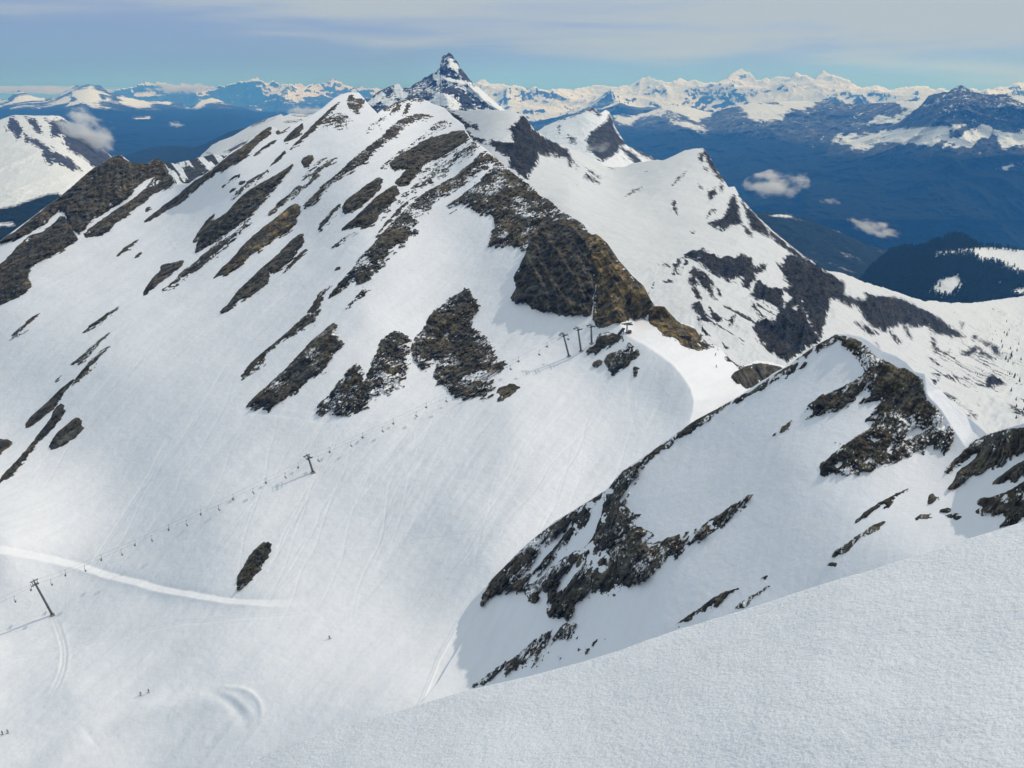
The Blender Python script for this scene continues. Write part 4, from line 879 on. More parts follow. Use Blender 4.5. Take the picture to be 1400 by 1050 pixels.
# long range across the valley on the right
MR_SKY = [(700,175),(760,168),(838,158),(852,155),(864,158),(884,154),(900,148),(916,144),(940,146),(956,150),(974,154),(988,149),(1004,146),(1028,141),(1060,140),(1080,139),(1100,138),(1120,140),(1128,137),(1142,139),(1156,142),(1180,142),(1228,139),(1260,138),(1300,140),(1400,145),(1480,145)]
R3_ = lambda *p: cv(900, 60, 5, p)
Z_ = lambda *p: cv(1120, 80, 5, p)
MR_SNOW = [[R3_((540,430),(600,410),(740,402),(900,400),(1050,388),(1100,400),(980,440),(860,470),(840,510),(740,528),(640,510),(590,470))], [N_((700,490),(840,485),(920,468),(1010,435),(1080,418),(1200,426),(1380,465),(1320,490),(1270,500),(1240,530),(1200,510),(1160,460),(1080,450),(1040,475),(960,472),(900,492),(830,540),(750,560),(700,530))],
 [N_((1085,520),(1200,530),(1300,560),(1350,592),(1320,612),(1220,570),(1120,545))], [Z_((300,435),(400,392),(520,380),(620,345),(540,300),(700,288),(700,310),(640,350),(600,400),(500,450),(420,462),(330,452))],
 [Z_((100,520),(200,520),(330,520),(450,500),(600,480),(800,455),(1000,450),(900,500),(850,560),(760,590),(640,590),(560,600),(480,570),(380,600),(260,640),(200,590),(130,560))], [Z_((1000,500),(1180,455),(1150,540),(1000,600),(850,600))], [Z_((1210,500),(1500,490),(1500,560),(1240,630))], [Z_((1240,742),(1300,720),(1400,690),(1350,750),(1290,750))], [R3_((860,730),(980,710),(1080,708),(1060,718),(900,735))], [R3_((0,380),(100,410),(200,440),(330,480),(260,540),(180,500),(90,470),(0,450))], [Z_((1300,245),(1400,262),(1500,290),(1500,320),(1390,300))], [Z_((540,275),(700,270),(700,292),(560,300))]]
def mr_rock(U, V, P, nn, r, a):
    st = np.sin((U * 1.1 + V * 0.9) / 3.4 + 3 * fbm(P.reshape(-1, 3) / 500, 4, 14).reshape(U.shape))
    lo = sstep(165, 190, V)
    q = P.reshape(-1, 3); a = np.minimum(a, 5) + (7.5 * fbm(np.stack([(q[:, 0] + .7 * q[:, 2]) / 150.0, q[:, 2] / 800.0, q[:, 1] / 2500.0], 1), 5, 19, .65)).reshape(U.shape)
    a = np.minimum(a, 2.4 + 1.6 * lo + 4 * sstep(200, 225, V)) + lo * (U > 1100) * st * 1.5
    a = a - 0.8 * sstep(0.55, 0.9, nn[..., 2]) * (1 - sstep(150, 195, V))
    return a
far_range("mountain", MR_SKY, 455, lambda u: np.interp(u, [800, 1100, 1250, 1400], [16500, 14500, 12500, 11500]), 6500, 700, 1478, 1.0, 1.0, 620, 1500,
  mat_mountain("valley_wall", 24.0, 1.0, rockk=dict(ROCKB, dark=(0.012,0.016,0.02), mid=(0.085,0.09,0.09), light=(0.24,0.24,0.23)), forest=(0.014,0.022,0.016), stretch=(1.0, 0.8, 0.25), fall=R(20), esc=1.2),
  {'rock': A2([[[(600,0),(1500,0),(1500,600),(600,600)]]], MR_SNOW, 6, 3.0, 230, base=mr_rock, gain=0.7), 'forest': lambda U,V,P,nn,r: np.clip((V-np.interp(U,[800,1000,1150,1400],[172,182,200,212]))/6,-8,8) - 12*np.exp(-((V-228)/5.)**2)*(U>1360)}, 320, jag=1.1, jw=5, gain=0.6, zs=4.0)
MB_SKY = [(1100,215),(1150,198),(1200,182),(1228,168),(1244,156),(1256,147),(1264,138),(1270,131),(1280,128),(1296,125),(1306,120),(1314,116),(1322,120),(1332,126),(1348,129),(1376,128),(1400,130),(1480,126)]
far_range("mountain", MB_SKY, 300, lambda u: np.interp(u, [1100, 1250, 1400], [11500, 11000, 10200]), 8000, 1100, 1478, 1.0, 0.9, 520, 1100,
  mat_mountain("near_massif", 18.0, 1.0, rockk=dict(ROCKB, dark=(0.012,0.016,0.02), mid=(0.07,0.075,0.075), light=(0.19,0.19,0.18)), forest=(0.014,0.022,0.016), stretch=(1.0, 0.8, 0.25), fall=R(20), esc=1.2),
  {'rock': A2([[[(600,0),(1500,0),(1500,600),(600,600)]]], MR_SNOW, 6, 2.4, 230, base=mr_rock, gain=0.7), 'forest': lambda U,V,P,nn,r: np.clip((V-211)/6,-8,8) - 12*np.exp(-((V-228)/5.)**2)*(U>1360)}, 325, jag=1.6, jw=6, gain=0.6, zs=4.0)
# snowy high range on the horizon, right
FR_SKY = [(620,118),(646,113),(660,108),(676,111),(692,114),(710,116),(720,120),(736,117),(752,120),(780,119),(800,115),(820,114),(830,116),(848,114),(858,108),(872,104),(884,109),(900,108),(908,104),(920,107),(940,109),(956,112),(968,106),(976,98),(986,92),(990,94),(994,99),(998,97),(1008,108),(1024,106),(1048,103),(1058,99),(1072,100),(1080,104),(1090,96),(1098,101),(1112,105),(1122,104),(1132,113),(1140,117),(1156,113),(1168,118),(1180,121),(1188,118),(1212,116),(1222,114),(1230,118),(1248,120),(1280,118),(1290,122),(1324,117),(1332,112),(1360,108),(1378,106),(1388,110),(1400,113),(1480,118)]
ridge_field("mountain", FR_SKY, 17000, 40000, 600, 1478, 0.8, 420, lambda X, Y: -900 + 1750 * sstep(16000, 36000, Y), 4200, 1150,
  mat_mountain("distant_snow_range", 50.0, 0.5, rockk=dict(ROCKB, dark=(0.03,0.035,0.05)), snowcol=(0.88,0.87,0.84), stretch=(0.8,0.8,0.8)),
  {'rock': A2([], (), 8, 0.9, 1500, base=lambda U,V,P,nn,r,a: 4.1 - 4.2*sstep(0.72,0.95,nn[...,2]) - 4.0*sstep(-600, 250, P[...,2]))}, 340, jag=5.0, jw=8)
# horizon range, left, in two steps
L2_SKY = [(-60,140),(60,140),(150,128),(180,126),(200,124),(215,118),(235,113),(248,110),(262,113),(280,117),(296,116),(320,117),(340,114),(352,113),(368,110),(378,105),(388,109),(400,109),(412,113),(430,114),(452,113),(466,110),(474,105),(482,111),(496,117),(520,120),(560,122),(640,118),(700,120)]
ridge_field("mountain", L2_SKY, 22000, 44000, -70, 720, 0.8, 360, lambda X, Y: -900 + 1500 * sstep(22000, 40000, Y), 4600, 1100,
  mat_mountain("distant_left_range", 50.0, 0.5, rockk=dict(ROCKB, dark=(0.03,0.035,0.05)), forest=(0.013,0.021,0.016), snowcol=(0.88,0.87,0.84), stretch=(0.8,0.8,0.8)),
  {'rock': A2([], (), 8, 1.8, 1100, base=lambda U,V,P,nn,r,a: 5.2 - 4.0*sstep(0.72,0.95,nn[...,2]) - 3.6*sstep(-300, 500, P[...,2]) + 1.0*(U<310)), 'forest': lambda U,V,P,nn,r: np.clip((-250-P[...,2])/60, -8, 8)}, 360, jag=6.0, jw=8)
L1_SKY = [(-60,140),(0,134),(8,137),(18,129),(26,123),(36,128),(60,135),(80,132),(88,126),(104,117),(122,115),(138,118),(148,126),(164,130),(176,134),(200,138),(226,139),(250,142),(262,148),(268,144),(276,137),(290,134),(306,139),(325,146),(345,152),(440,156),(520,160),(640,165)]
L1_SNOW = [[W_((100,390),(130,350),(180,345),(240,350),(300,378),(200,380))],[W_((500,330),(620,290),(690,340),(680,390),(580,400),(420,420),(400,400),(450,370),(520,400))],[W_((600,400),(680,430),(750,445),(640,445))],[W_((800,370),(880,360),(960,380),(1110,460),(1000,450),(940,460),(850,410))],[W_((930,510),(1020,500),(1000,515))],[E_((70,350),(130,320),(160,290),(230,265),(300,285),(400,322),(300,300),(220,310),(150,355))],[W_((690,330),(770,370),(740,380))],[W_((-300,375),(0,370),(50,385),(0,405),(-300,410))],[W_((780,452),(860,462),(820,467))],[W_((1270,455),(1310,422),(1350,455))],[W_((1090,390),(1170,380),(1150,410))]]
far_range("mountain", L1_SKY, 262, 21000, 7500, -60, 640, 0.8, 0.7, 600, 1900, mat_mountain("left_valley_wall", 35.0, 0.9, rockk=dict(ROCKB, dark=(0.03,0.035,0.045)), forest=(0.013,0.021,0.016), stretch=(0.8,0.8,0.4)),
  {'rock': A2([[[(-200,0),(900,0),(900,400),(-200,400)]]], L1_SNOW, 5, 1.5, 300, base=lambda U,V,P,nn,r,a: np.minimum(a, 2.8) + 7*fbm(np.stack([(P[...,0].ravel()+.5*P[...,2].ravel())/260.0, P[...,2].ravel()/700.0, P[...,1].ravel()/3000.0],1),5,21,.65).reshape(U.shape) - 1.4*sstep(0.4,0.8,nn[...,2])*(V<143)*(U<240)), 'forest': lambda U,V,P,nn,r: np.clip((V-148)/3,-8,8)-8*np.exp(-((V-161.)/2.5)**2)*(U>180)*(U<210)}, 380, jag=2.4, jw=5, gain=0.62, zs=3.0)
# valley floor: one sheet out to the horizon
g = 60; xs = np.linspace(-60000, 60000, g); ys = np.linspace(-4000, 62000, g)
X, Yg = np.meshgrid(xs, ys); G = np.stack([X, Yg, np.full(X.shape, ZMIN)], -1)
M_val, nt, out = new_mat("valley_floor")
co = nt.nodes.new('ShaderNodeNewGeometry').outputs['Position']
cc = ramp(nt, noise(nt, co, 0.0012, 9, 0.7), [(0.38, (0.012, 0.02, 0.012)), (0.55, (0.03, 0.042, 0.022)), (0.7, (0.07, 0.075, 0.05))])
nt.links.new(principled(nt, cc, None, 0.9, 0.1).outputs[0], out.inputs[0])
tag(mesh_obj("valley_floor", G, grid_faces(g, g)[:, ::-1], M_val), kind='structure')
# ------------------------------------------------------------------ lift, skiers, hut
from mathutils import Matrix
class MB:
    """collects boxes, tubes and rings and links them as one mesh object"""
    def __init__(s): s.v, s.f = [], []
    def add(s, V, F):
        n = len(s.v); s.v += [tuple(p) for p in V]; s.f += [tuple(i + n for i in f) for f in F]; return s
    def box(s, c, d, rot=None, bev=0.0):
        c = Vector(c); hx, hy, hz = (x / 2 for x in d)
        if bev > 0:
            b = min(bev, hx * .9, hy * .9, hz * .9); V = []
            for z, k in ((-hz, b), (-hz + b, 0), (hz - b, 0), (hz, b)):
                V += [(-hx + k, -hy + k, z), (hx - k, -hy + k, z), (hx - k, hy - k, z), (-hx + k, hy - k, z)]
            F = [(3, 2, 1, 0), (12, 13, 14, 15)]
            for r in range(3):
                for i in range(4): F.append((r*4+i, r*4+(i+1)%4, r*4+4+(i+1)%4, r*4+4+i))
        else:
            V = [(-hx,-hy,-hz),(hx,-hy,-hz),(hx,hy,-hz),(-hx,hy,-hz),(-hx,-hy,hz),(hx,-hy,hz),(hx,hy,hz),(-hx,hy,hz)]
            F = [(0,3,2,1),(4,5,6,7),(0,1,5,4),(1,2,6,5),(2,3,7,6),(3,0,4,7)]
        V = [Vector(p) for p in V]
        if rot is not None: V = [rot @ p for p in V]
        return s.add([p + c for p in V], F)
    def tube(s, path, r, n=8, caps=True):
        path = [Vector(p) for p in path]; rs = r if isinstance(r, (list, tuple)) else [r] * len(path)
        V, F = [], []
        for i, p in enumerate(path):
            t = (path[min(i + 1, len(path) - 1)] - path[max(i - 1, 0)]).normalized()
            a = t.orthogonal().normalized() if i == 0 else (a - t * a.dot(t)).normalized()
            b = t.cross(a)
            for k in range(n):
                th = 2 * math.pi * k / n; V.append(p + (a * math.cos(th) + b * math.sin(th)) * rs[i])
        for i in range(len(path) - 1):
            for k in range(n): F.append((i*n+k, i*n+(k+1)%n, (i+1)*n+(k+1)%n, (i+1)*n+k))
        if caps: F += [tuple(range(n - 1, -1, -1)), tuple((len(path)-1)*n + k for k in range(n))]
        return s.add(V, F)
    def build(s, name, mat, parent=None, smooth=False):
        me = bpy.data.meshes.new(name); me.from_pydata([tuple(p) for p in s.v], [], s.f); me.update()
        me.materials.append(mat)
        for p in me.polygons: p.use_smooth = smooth
        o = bpy.data.objects.new(name, me); scene.collection.objects.link(o)
        if parent is not None: o.parent = parent
        return o
def simple_mat(name, col, rough=0.6, metal=0.0, var=0.12, sc=3.0):
    m, nt, out = new_mat(name)
    co = nt.nodes.new('ShaderNodeTexCoord').outputs['Object']
    n = noise(nt, co, sc, 5, 0.6)
    c = ramp(nt, n, [(0.3, tuple(x * (1 - var) for x in col)), (0.7, tuple(min(1, x * (1 + var)) for x in col))])
    b = principled(nt, c, bump(nt, n, 0.2, 0.01), rough, 0.4); b.inputs['Metallic'].default_value = metal
    nt.links.new(b.outputs[0], out.inputs[0]); return m
M_galv = simple_mat("weathered_galvanised_steel", (0.14, 0.155, 0.16), 0.55, 0.3)
M_dark = simple_mat("dark_steel", (0.035, 0.037, 0.04), 0.5, 0.3)
M_rubber = simple_mat("black_rubber", (0.02, 0.02, 0.02), 0.8)
M_conc = simple_mat("concrete", (0.28, 0.27, 0.25), 0.9)
M_wood = simple_mat("weathered_wood", (0.12, 0.075, 0.045), 0.8, sc=8)
M_roof = simple_mat("grey_green_roof", (0.16, 0.22, 0.21), 0.6)
M_seat = simple_mat("chair_seat", (0.045, 0.04, 0.045), 0.6)

def empty(name, loc, rot=None):
    o = bpy.data.objects.new(name, None); scene.collection.objects.link(o); o.location = tuple(loc)
    o.empty_display_size = 0.5
    if rot is not None: o.rotation_mode = 'QUATERNION'; o.rotation_quaternion = rot
    return o
def copy_tree(o, parent=None):
    c = o.copy(); scene.collection.objects.link(c)
    if parent is not None:
        c.parent = parent; c.matrix_parent_inverse = o.matrix_parent_inverse.copy()
    for ch in o.children: copy_tree(ch, c)
    return c
def ground(u, v, s=None, rel=None):
    s = s or main_s; rel = rel or main_relief
    U, V = np.array([[float(u)]]), np.array([[float(v)]])
    P = s.P(U, V); P[..., 2] += rel(U, V, P)
    return Vector([float(x) for x in P[0, 0]])

PYL = [((72, 842), (47, 796)), ((428, 646), (421, 624)), ((778, 487), (770, 457)), ((794.5, 480), (790, 449)), ((809, 470), (808, 445))]
pb = [ground(*p[0]) for p in PYL]
LD = (pb[2] - pb[0]); LD.z = 0; LD.normalize()                      # run of the lift line
LP = Vector((-LD.y, LD.x, 0))                                      # across it
def plane_hit(u, v, off):
    """point seen at photo (u, v) on the vertical plane of the rope that lies off metres to the far side"""
    a, c = ray(u, v); a = float(a); c = float(c)
    o = pb[0] + LP * off
    Y = (o.x * LD.y - o.y * LD.x) / (a * LD.y - LD.x)
    return Vector((a * Y, Y, c * Y))
G = 2.3                                                             # half gauge
ROT_LINE = Matrix((LD, LP, Vector((0, 0, 1)))).transposed()         # local x runs along the line
def make_pylon(i, label):
    base, (tu, tv) = pb[i], PYL[i][1]
    # head: seen at (tu, tv), on the centre plane of the line through this mast
    a, c = ray(tu, tv); Y = (base.x * LD.y - base.y * LD.x) / (float(a) * LD.y - LD.x)
    head = Vector((float(a) * Y, Y, float(c) * Y))
    h = (head - base).length
    zax = (head - base).normalized(); xax = (LD - zax * LD.dot(zax)).normalized(); yax = zax.cross(xax)
    rot = Matrix((xax, yax, zax)).transposed().to_quaternion()
    o = empty("lift_pylon", base, rot)
    tag(o, label, 'lift pylon', 'pylons of the chairlift')
    n = 14
    m = MB(); m.tube([(0, 0, -1.0), (0, 0, h * .5), (0, 0, h)], [0.62, 0.50, 0.38], n)
    for k in range(1, 4): m.tube([(0, 0, h * k / 4 - .06), (0, 0, h * k / 4 + .06)], 0.66 - .05 * k, n)
    m.build('mast', M_galv, o, True)
    m = MB(); m.box((0, 0, 0), (2.0, 2.0, 1.0), bev=.12); m.build('foundation', M_conc, o)
    m = MB(); m.box((0, 0, h - .15), (0.42, 2 * G + .6, 0.42), bev=.04); m.box((-1.1, 0, h - .8), (0.25, 2 * G + .3, .25)); m.box((1.1, 0, h - .8), (0.25, 2 * G + .3, .25))
    m.tube([(-1.1, 0, h - .8), (1.1, 0, h - .8)], .12, 6)
    m.tube([(0, -G, h), (0, -G, h + .9), (0, G, h + .9), (0, G, h)], .07, 6)
    m.build('crossarm', M_galv, o)
    m = MB()
    for k in range(int(h / .4)): m.tube([(.42, -.2, 1 + k * .4), (.42, .2, 1 + k * .4)], .02, 4)
    m.tube([(.47, -.2, 1), (.47, -.2, h - .3)], .03, 4); m.tube([(.47, .2, 1), (.47, .2, h - .3)], .03, 4)
    m.build('ladder', M_dark, o)
    for s in (-1, 1):
        m = MB(); m.box((0, s * G, h - .42), (3.6, .18, .22), bev=.03)
        sh = m.build('sheave_assembly', M_dark, o)
        for k in range(6):
            w = MB(); x = -1.5 + k * .6; w.tube([(x, s * G - .09, h - .22), (x, s * G + .09, h - .22)], .24, 12); w.build('sheave', M_rubber, sh, True)
    return o, head
PLAB = ["tallest grey lift pylon leaning at the left edge, below the groomed track", "grey lift pylon standing alone on the open slope in the middle of the line",
        "first of three lift pylons below the pass, the one farthest left", "middle one of the three lift pylons grouped below the pass", "rightmost of the three grouped pylons, under the black ribbed cliff"]
heads = []
for i in range(5):
    o, hd = make_pylon(i, PLAB[i]); heads.append(hd)

# chairs: seats as seen, near rope and far rope
NEAR = [(20,822),(70,799),(116,780),(166,758),(207,739),(255,718),(299,697),(346,674),(390,653),(435,630),(480,610),(523,590),(569,569),(610,549),(654,527),(698,505),(737,485)]
FAR = [(43,806),(90,786),(139,765),(185,745),(231,724),(275,703),(319,682),(364,660),(408,639),(451,618),(496,598),(538,579),(583,557),(625,536),(668,514),(709,494),(748,474),(777,464)]
DROP = 2.75
def make_chair():
    o = empty("lift_chair", (0, 0, 0))
    m = MB(); m.tube([(0, .25, 0), (0, 0, -.25), (0, 0, -DROP * .62), (0, -.1, -DROP * .66)], .055, 6); m.box((0, .12, 0), (.5, .3, .16), bev=.03); m.build('hanger', M_dark, o)
    m = MB()
    for s in (-1, 1): m.tube([(s * .95, -.1, -DROP * .66), (s * .98, 0, -DROP + .45), (s * .98, .1, -DROP), (s * .98, .55, -DROP)], .04, 6)
    m.tube([(-.95, -.1, -DROP * .66), (.95, -.1, -DROP * .66)], .05, 6)
    m.build('frame', M_dark, o)
    m = MB(); m.box((0, .32, -DROP), (1.9, .5, .10), bev=.03); m.build('seat', M_seat, o)
    m = MB(); m.box((0, .02, -DROP + .38), (1.9, .09, .55), bev=.03); m.build('backrest', M_seat, o)
    m = MB(); m.tube([(-.9, .1, -DROP + .62), (-.9, .75, -DROP + .45), (.9, .75, -DROP + .45), (.9, .1, -DROP + .62)], .03, 6); m.build('safety_bar', M_dark, o)
    return o
proto = make_chair()
rope = {-1: [], 1: []}
def hang(lst, side, first):
    global proto_used
    n = len(lst)
    for k, (u, v) in enumerate(lst):
        P = plane_hit(u, v, G * side); top = P + Vector((0, 0, DROP - .25))
        rope[side].append(top)
        c = proto if (first and k == 0) else copy_tree(proto)
        c.location = top
        yaw = math.atan2(LD.y, LD.x) + (math.pi / 2 if side > 0 else -math.pi / 2)
        c.rotation_euler = (0, 0, yaw)
        if side < 0: where = "near rope"
        else: where = "far rope"
        if u < 60: pl = "beside the leaning left pylon"
        elif u < 200: pl = "over the groomed track"
        elif u < 421: pl = "between track and lone pylon"
        elif u < 620: pl = "between lone pylon and big rock"
        else: pl = "near the three grouped pylons"
        lab[id(c)] = None
        chairs.append((c, where, pl, u))
lab = {}; chairs = []
hang(NEAR, -1, True); hang(FAR, 1, False)
ORD = ["first", "second", "third", "fourth", "fifth", "sixth", "seventh", "eighth", "ninth", "tenth"]
cnt = {}
for c, where, pl, u in chairs:
    k = cnt.get((where, pl), 0); cnt[(where, pl)] = k + 1
    tag(c, "%s chair from left on the %s, %s" % (ORD[k], where, pl), 'lift chair', 'chairs hanging from the lift')
for side, nm in ((-1, "near"), (1, "far")):
    ends = []
    pts = list(rope[side])
    for hd in heads: pts.append(hd + LP * (G * side) + Vector((0, 0, -.1)))
    top = heads[4] + LD * 24 + LP * (G * side) + Vector((0, 0, -4.0)); pts.append(top)
    d0 = pts[0] - LD * 60; p0 = (pts[0] - pts[1]); pts.append(pts[0] + p0.normalized() * 70)
    pts.sort(key=lambda p: (p - pb[0]).dot(LD))
    m = MB(); m.tube(pts, 0.024, 5); 
    tag(m.build("steel_cable", M_dark), "thin steel lift cable on the %s side, strung over the pylons" % nm, 'cable', 'ropes of the chairlift')

# top station on the pass: mast, beam with return wheel and a raked ramp board
sb_ = ground(857, 456)
yaw = math.atan2(LD.y, LD.x)
st = empty("lift_station", sb_); st.rotation_euler = (0, 0, yaw)
tag(st, "small open lift top station with beam and slanted board on the bright pass", 'lift station')
m = MB(); m.tube([(0, 0, -.5), (0, 0, 6.2)], [.45, .34], 12); m.box((0, 0, .2), (1.8, 1.8, .8), bev=.1); m.build('mast', M_galv, st)
m = MB(); m.box((-.3, 0, 6.0), (7.5, .45, .5), bev=.05); m.box((-.3, 0, 5.4), (4.0, 2.2, .25), bev=.04); m.build('beam', M_galv, st)
w = MB()
w.tube([(1.6, 0, 5.0), (1.6, 0, 5.25)], 2.2, 28)
w.build('return_wheel', M_dark, st)
m = MB(); m.box((-4.2, -.2, 1.7), (.3, 2.6, 5.0), Matrix.Rotation(R(48), 3, 'Y'), bev=.05); m.box((-2.4, 0, .7), (.3, .3, 2.4)); m.build('slanted_board', M_dark, st)
m = MB(); m.box((1.0, -1.4, .9), (1.8, 1.4, 2.0), bev=.06); m.build('control_cabin', M_wood, st)

# hut on the ochre knob
hb = ground(938, 463) + Vector((0, -1.2, .3))
hut = empty("hut", hb); hut.rotation_euler = (0, 0, R(-12))
tag(hut, "tiny wooden hut with a grey green roof beside the ochre knob on the pass", 'hut')
m = MB(); m.box((0, 0, .6), (6.0, 3.2, 2.6), bev=.05); m.build('wall', M_wood, hut)
m = MB(); m.box((-.1, -.4, 2.15), (7.2, 4.6, .28), Matrix.Rotation(R(-14), 3, 'X'), bev=.06); m.build('roof', M_roof, hut)
m = MB(); m.box((1.2, -1.63, .5), (.9, .08, 1.9)); m.build('door', M_dark, hut)
m = MB(); m.box((-1.3, -1.63, .9), (1.1, .06, .8)); m.build('window', M_rubber, hut)

# ---- people
def person(u, v, label, yaw, jacket, trousers, pose='glide', surf=None, walk=False):
    g = ground(u, v)
    o = empty("person", g); o.rotation_euler = (0, 0, yaw)
    tag(o, label, 'person', None)
    lean = .12
    J = {'pel': (0, -.02, .92), 'chest': (0, .10 + lean, 1.28), 'neck': (0, .14 + lean, 1.46), 'head': (0, .18 + lean, 1.62), 'top': (0, .17 + lean, 1.75)}
    st_ = .16 if walk else .03
    for s, n in ((-1, 'l'), (1, 'r')):
        k = s * st_
        J['hip' + n] = (s * .10, -.01, .88); J['knee' + n] = (s * .12, .10 + k, .50); J['ank' + n] = (s * .12, -.02 + k * 1.6, .10); J['toe' + n] = (s * .12, .16 + k * 1.6, .06)
        J['sh' + n] = (s * .19, .12 + lean, 1.40); J['elb' + n] = (s * .27, .16 + lean, 1.14); J['wr' + n] = (s * .25, .40 + lean, 1.06); J['hand' + n] = (s * .24, .48 + lean, 1.07)
    E = [('pel', 'chest'), ('chest', 'neck'), ('neck', 'head'), ('head', 'top')]
    for n in 'lr': E += [('pel', 'hip' + n), ('hip' + n, 'knee' + n), ('knee' + n, 'ank' + n), ('ank' + n, 'toe' + n), ('chest', 'sh' + n), ('sh' + n, 'elb' + n), ('elb' + n, 'wr' + n), ('wr' + n, 'hand' + n)]
    rad = dict(pel=.15, chest=.165, neck=.07, head=.115, top=.08, hip=.12, knee=.085, ank=.07, toe=.05, sh=.085, elb=.06, wr=.045, hand=.05)
    names = list(J); idx = {n: i for i, n in enumerate(names)}
    def skin(nm, verts, edges, mat, extra=0.0):
        me = bpy.data.meshes.new(nm); me.from_pydata([J[n] for n in verts], [(verts.index(a), verts.index(b)) for a, b in edges], [])
        ob = bpy.data.objects.new(nm, me); scene.collection.objects.link(ob); ob.parent = o
        sm = ob.modifiers.new('skin', 'SKIN'); sb2 = ob.modifiers.new('sub', 'SUBSURF'); sb2.levels = 1; sb2.render_levels = 1
        for i, n in enumerate(verts):
            key = n if n in rad else n[:-1]
            r = rad[key] + extra; me.skin_vertices[0].data[i].radius = (r, r * .85)
        me.skin_vertices[0].data[0].use_root = True
        me.materials.append(mat); return ob
    if not person_skin: 
        person_skin.append(simple_mat("skin", (0.45, 0.28, 0.2), .6)); person_skin.append(simple_mat("ski", (0.12, 0.05, 0.05), .3)); person_skin.append(simple_mat("helmet", (0.05, 0.05, 0.06), .4))
    skin('body', names, E, person_skin[0])
    up = ['chest', 'pel', 'neck', 'shl', 'elbl', 'wrl', 'shr', 'elbr', 'wrr']
    skin('jacket', up, [('pel', 'chest'), ('chest', 'neck'), ('chest', 'shl'), ('shl', 'elbl'), ('elbl', 'wrl'), ('chest', 'shr'), ('shr', 'elbr'), ('elbr', 'wrr')], jacket, .025)
    lo = ['pel', 'hipl', 'kneel', 'ankl', 'hipr', 'kneer', 'ankr']
    skin('trousers', lo, [('pel', 'hipl'), ('hipl', 'kneel'), ('kneel', 'ankl'), ('pel', 'hipr'), ('hipr', 'kneer'), ('kneer', 'ankr')], trousers, .022)
    hm = MB(); hp = J['head']
    hm.tube([(hp[0], hp[1] - .02, hp[2] + t) for t in (-.02, .05, .11, .16, .175)], [.125, .135, .12, .07, .02], 12); hm.build('helmet', person_skin[2], o, True)
    for s, n in ((-1, 'l'), (1, 'r')):
        t = J['toe' + n]; a_ = J['ank' + n]
        m = MB(); m.tube([(t[0], t[1] - .95, .015), (t[0], t[1] + .45, .015), (t[0], t[1] + .65, .06), (t[0], t[1] + .74, .13)], [.045, .05, .045, .02], 6); m.build('ski', person_skin[1], o)
        m = MB(); m.tube([(t[0], a_[1] - .03, .26), (t[0], a_[1] - .02, .06)], [.075, .08], 8); m.box((t[0], a_[1] + .07, .07), (.1, .30, .09), bev=.02); m.build('boot', person_skin[2], o)
        h_ = J['hand' + n]
        m = MB(); m.tube([(h_[0], h_[1] + .02, h_[2] + .08), (h_[0] + s * .12, h_[1] - .1, .0)], .012, 5); m.build('ski_pole', person_skin[2], o)
    return o
person_skin = []
MJ = {k: simple_mat("cloth_" + k, c, .8) for k, c in dict(black=(.015, .015, .018), navy=(.02, .03, .07), red=(.25, .03, .03), grey=(.08, .08, .09)).items()}
person(193, 951.5, "left one of two skiers in dark clothes gliding across the bowl bottom", R(105), MJ['navy'], MJ['black'])
person(204, 948.5, "right one of two skiers in dark clothes gliding across the bowl bottom", R(100), MJ['black'], MJ['grey'])
person(3.5, 1002.5, "skier cut by the left picture edge, low in the bowl", R(95), MJ['black'], MJ['black'])
person(11, 1001, "skier just right of the one at the left picture edge", R(95), MJ['grey'], MJ['black'])
person(451, 874, "lone skier in black in the middle of the bowl bottom", R(110), MJ['black'], MJ['black'])
person(978, 486, "upper of two skiers standing on the bright pass", R(190), MJ['navy'], MJ['black'])
person(979.5, 502, "lower of two skiers on the bright pass, striding", R(150), MJ['black'], MJ['grey'], walk=True)

# ------------------------------------------------------------------ conifers on the snowy slope at the right and on the wooded hill
M_needle, nt, out = new_mat("conifer")
co = nt.nodes.new('ShaderNodeNewGeometry').outputs['Position']
cc = ramp(nt, noise(nt, co, 0.6, 4, 0.7), [(0.35, (0.016, 0.026, 0.018)), (0.65, (0.04, 0.058, 0.036))])
nt.links.new(principled(nt, cc, None, 0.9, 0.1).outputs[0], out.inputs[0])
M_bark = simple_mat("bark", (0.06, 0.045, 0.035), .9)
def conifer_arrays(h, rng, tiers=7, n=9):
    V, F = [], []
    for t in range(tiers):
        z0 = h * (0.08 + 0.80 * t / tiers); z1 = z0 + h * 0.26 * (1 - .4 * t / tiers); r = h * 0.19 * (1 - t / tiers) ** .85 + .12
        b = len(V); V.append((0, 0, min(z1, h)))
        for k in range(n * 2):
            th = math.pi * k / n + t; rr = r * (1 if k % 2 else .55) * rng.uniform(.75, 1.15)
            V.append((rr * math.cos(th), rr * math.sin(th), z0 - (.10 if k % 2 else 0) * r + rng.uniform(-.1, .1)))
        for k in range(n * 2): F.append((b, b + 1 + k, b + 1 + (k + 1) % (2 * n)))
    return V, F
rng = random.Random(4)
protos = []
for i in range(4):
    V, F = conifer_arrays(1.0 * 14, rng)
    me = bpy.data.meshes.new("crown"); me.from_pydata(V, [], F); me.materials.append(M_needle); protos.append(me)
mt = MB(); mt.tube([(0, 0, -1), (0, 0, 5)], [.28, .16], 7); trunk = mt.build('trunk', M_bark); trunk_me = trunk.data; bpy.data.objects.remove(trunk)
tree_px = []
for (cx, cy, sx, sy, n) in ((1388, 478, 9, 14, 16), (1355, 456, 5, 7, 6), (1376, 512, 8, 12, 12), (1392, 540, 7, 14, 14), (1384, 450, 12, 8, 10), (1392, 580, 8, 8, 8), (1366, 470, 8, 8, 6), (1390, 505, 6, 8, 8)):
    for _ in range(n): tree_px.append((rng.gauss(cx, sx), rng.gauss(cy, sy)))
tree_px = tree_px[::2]
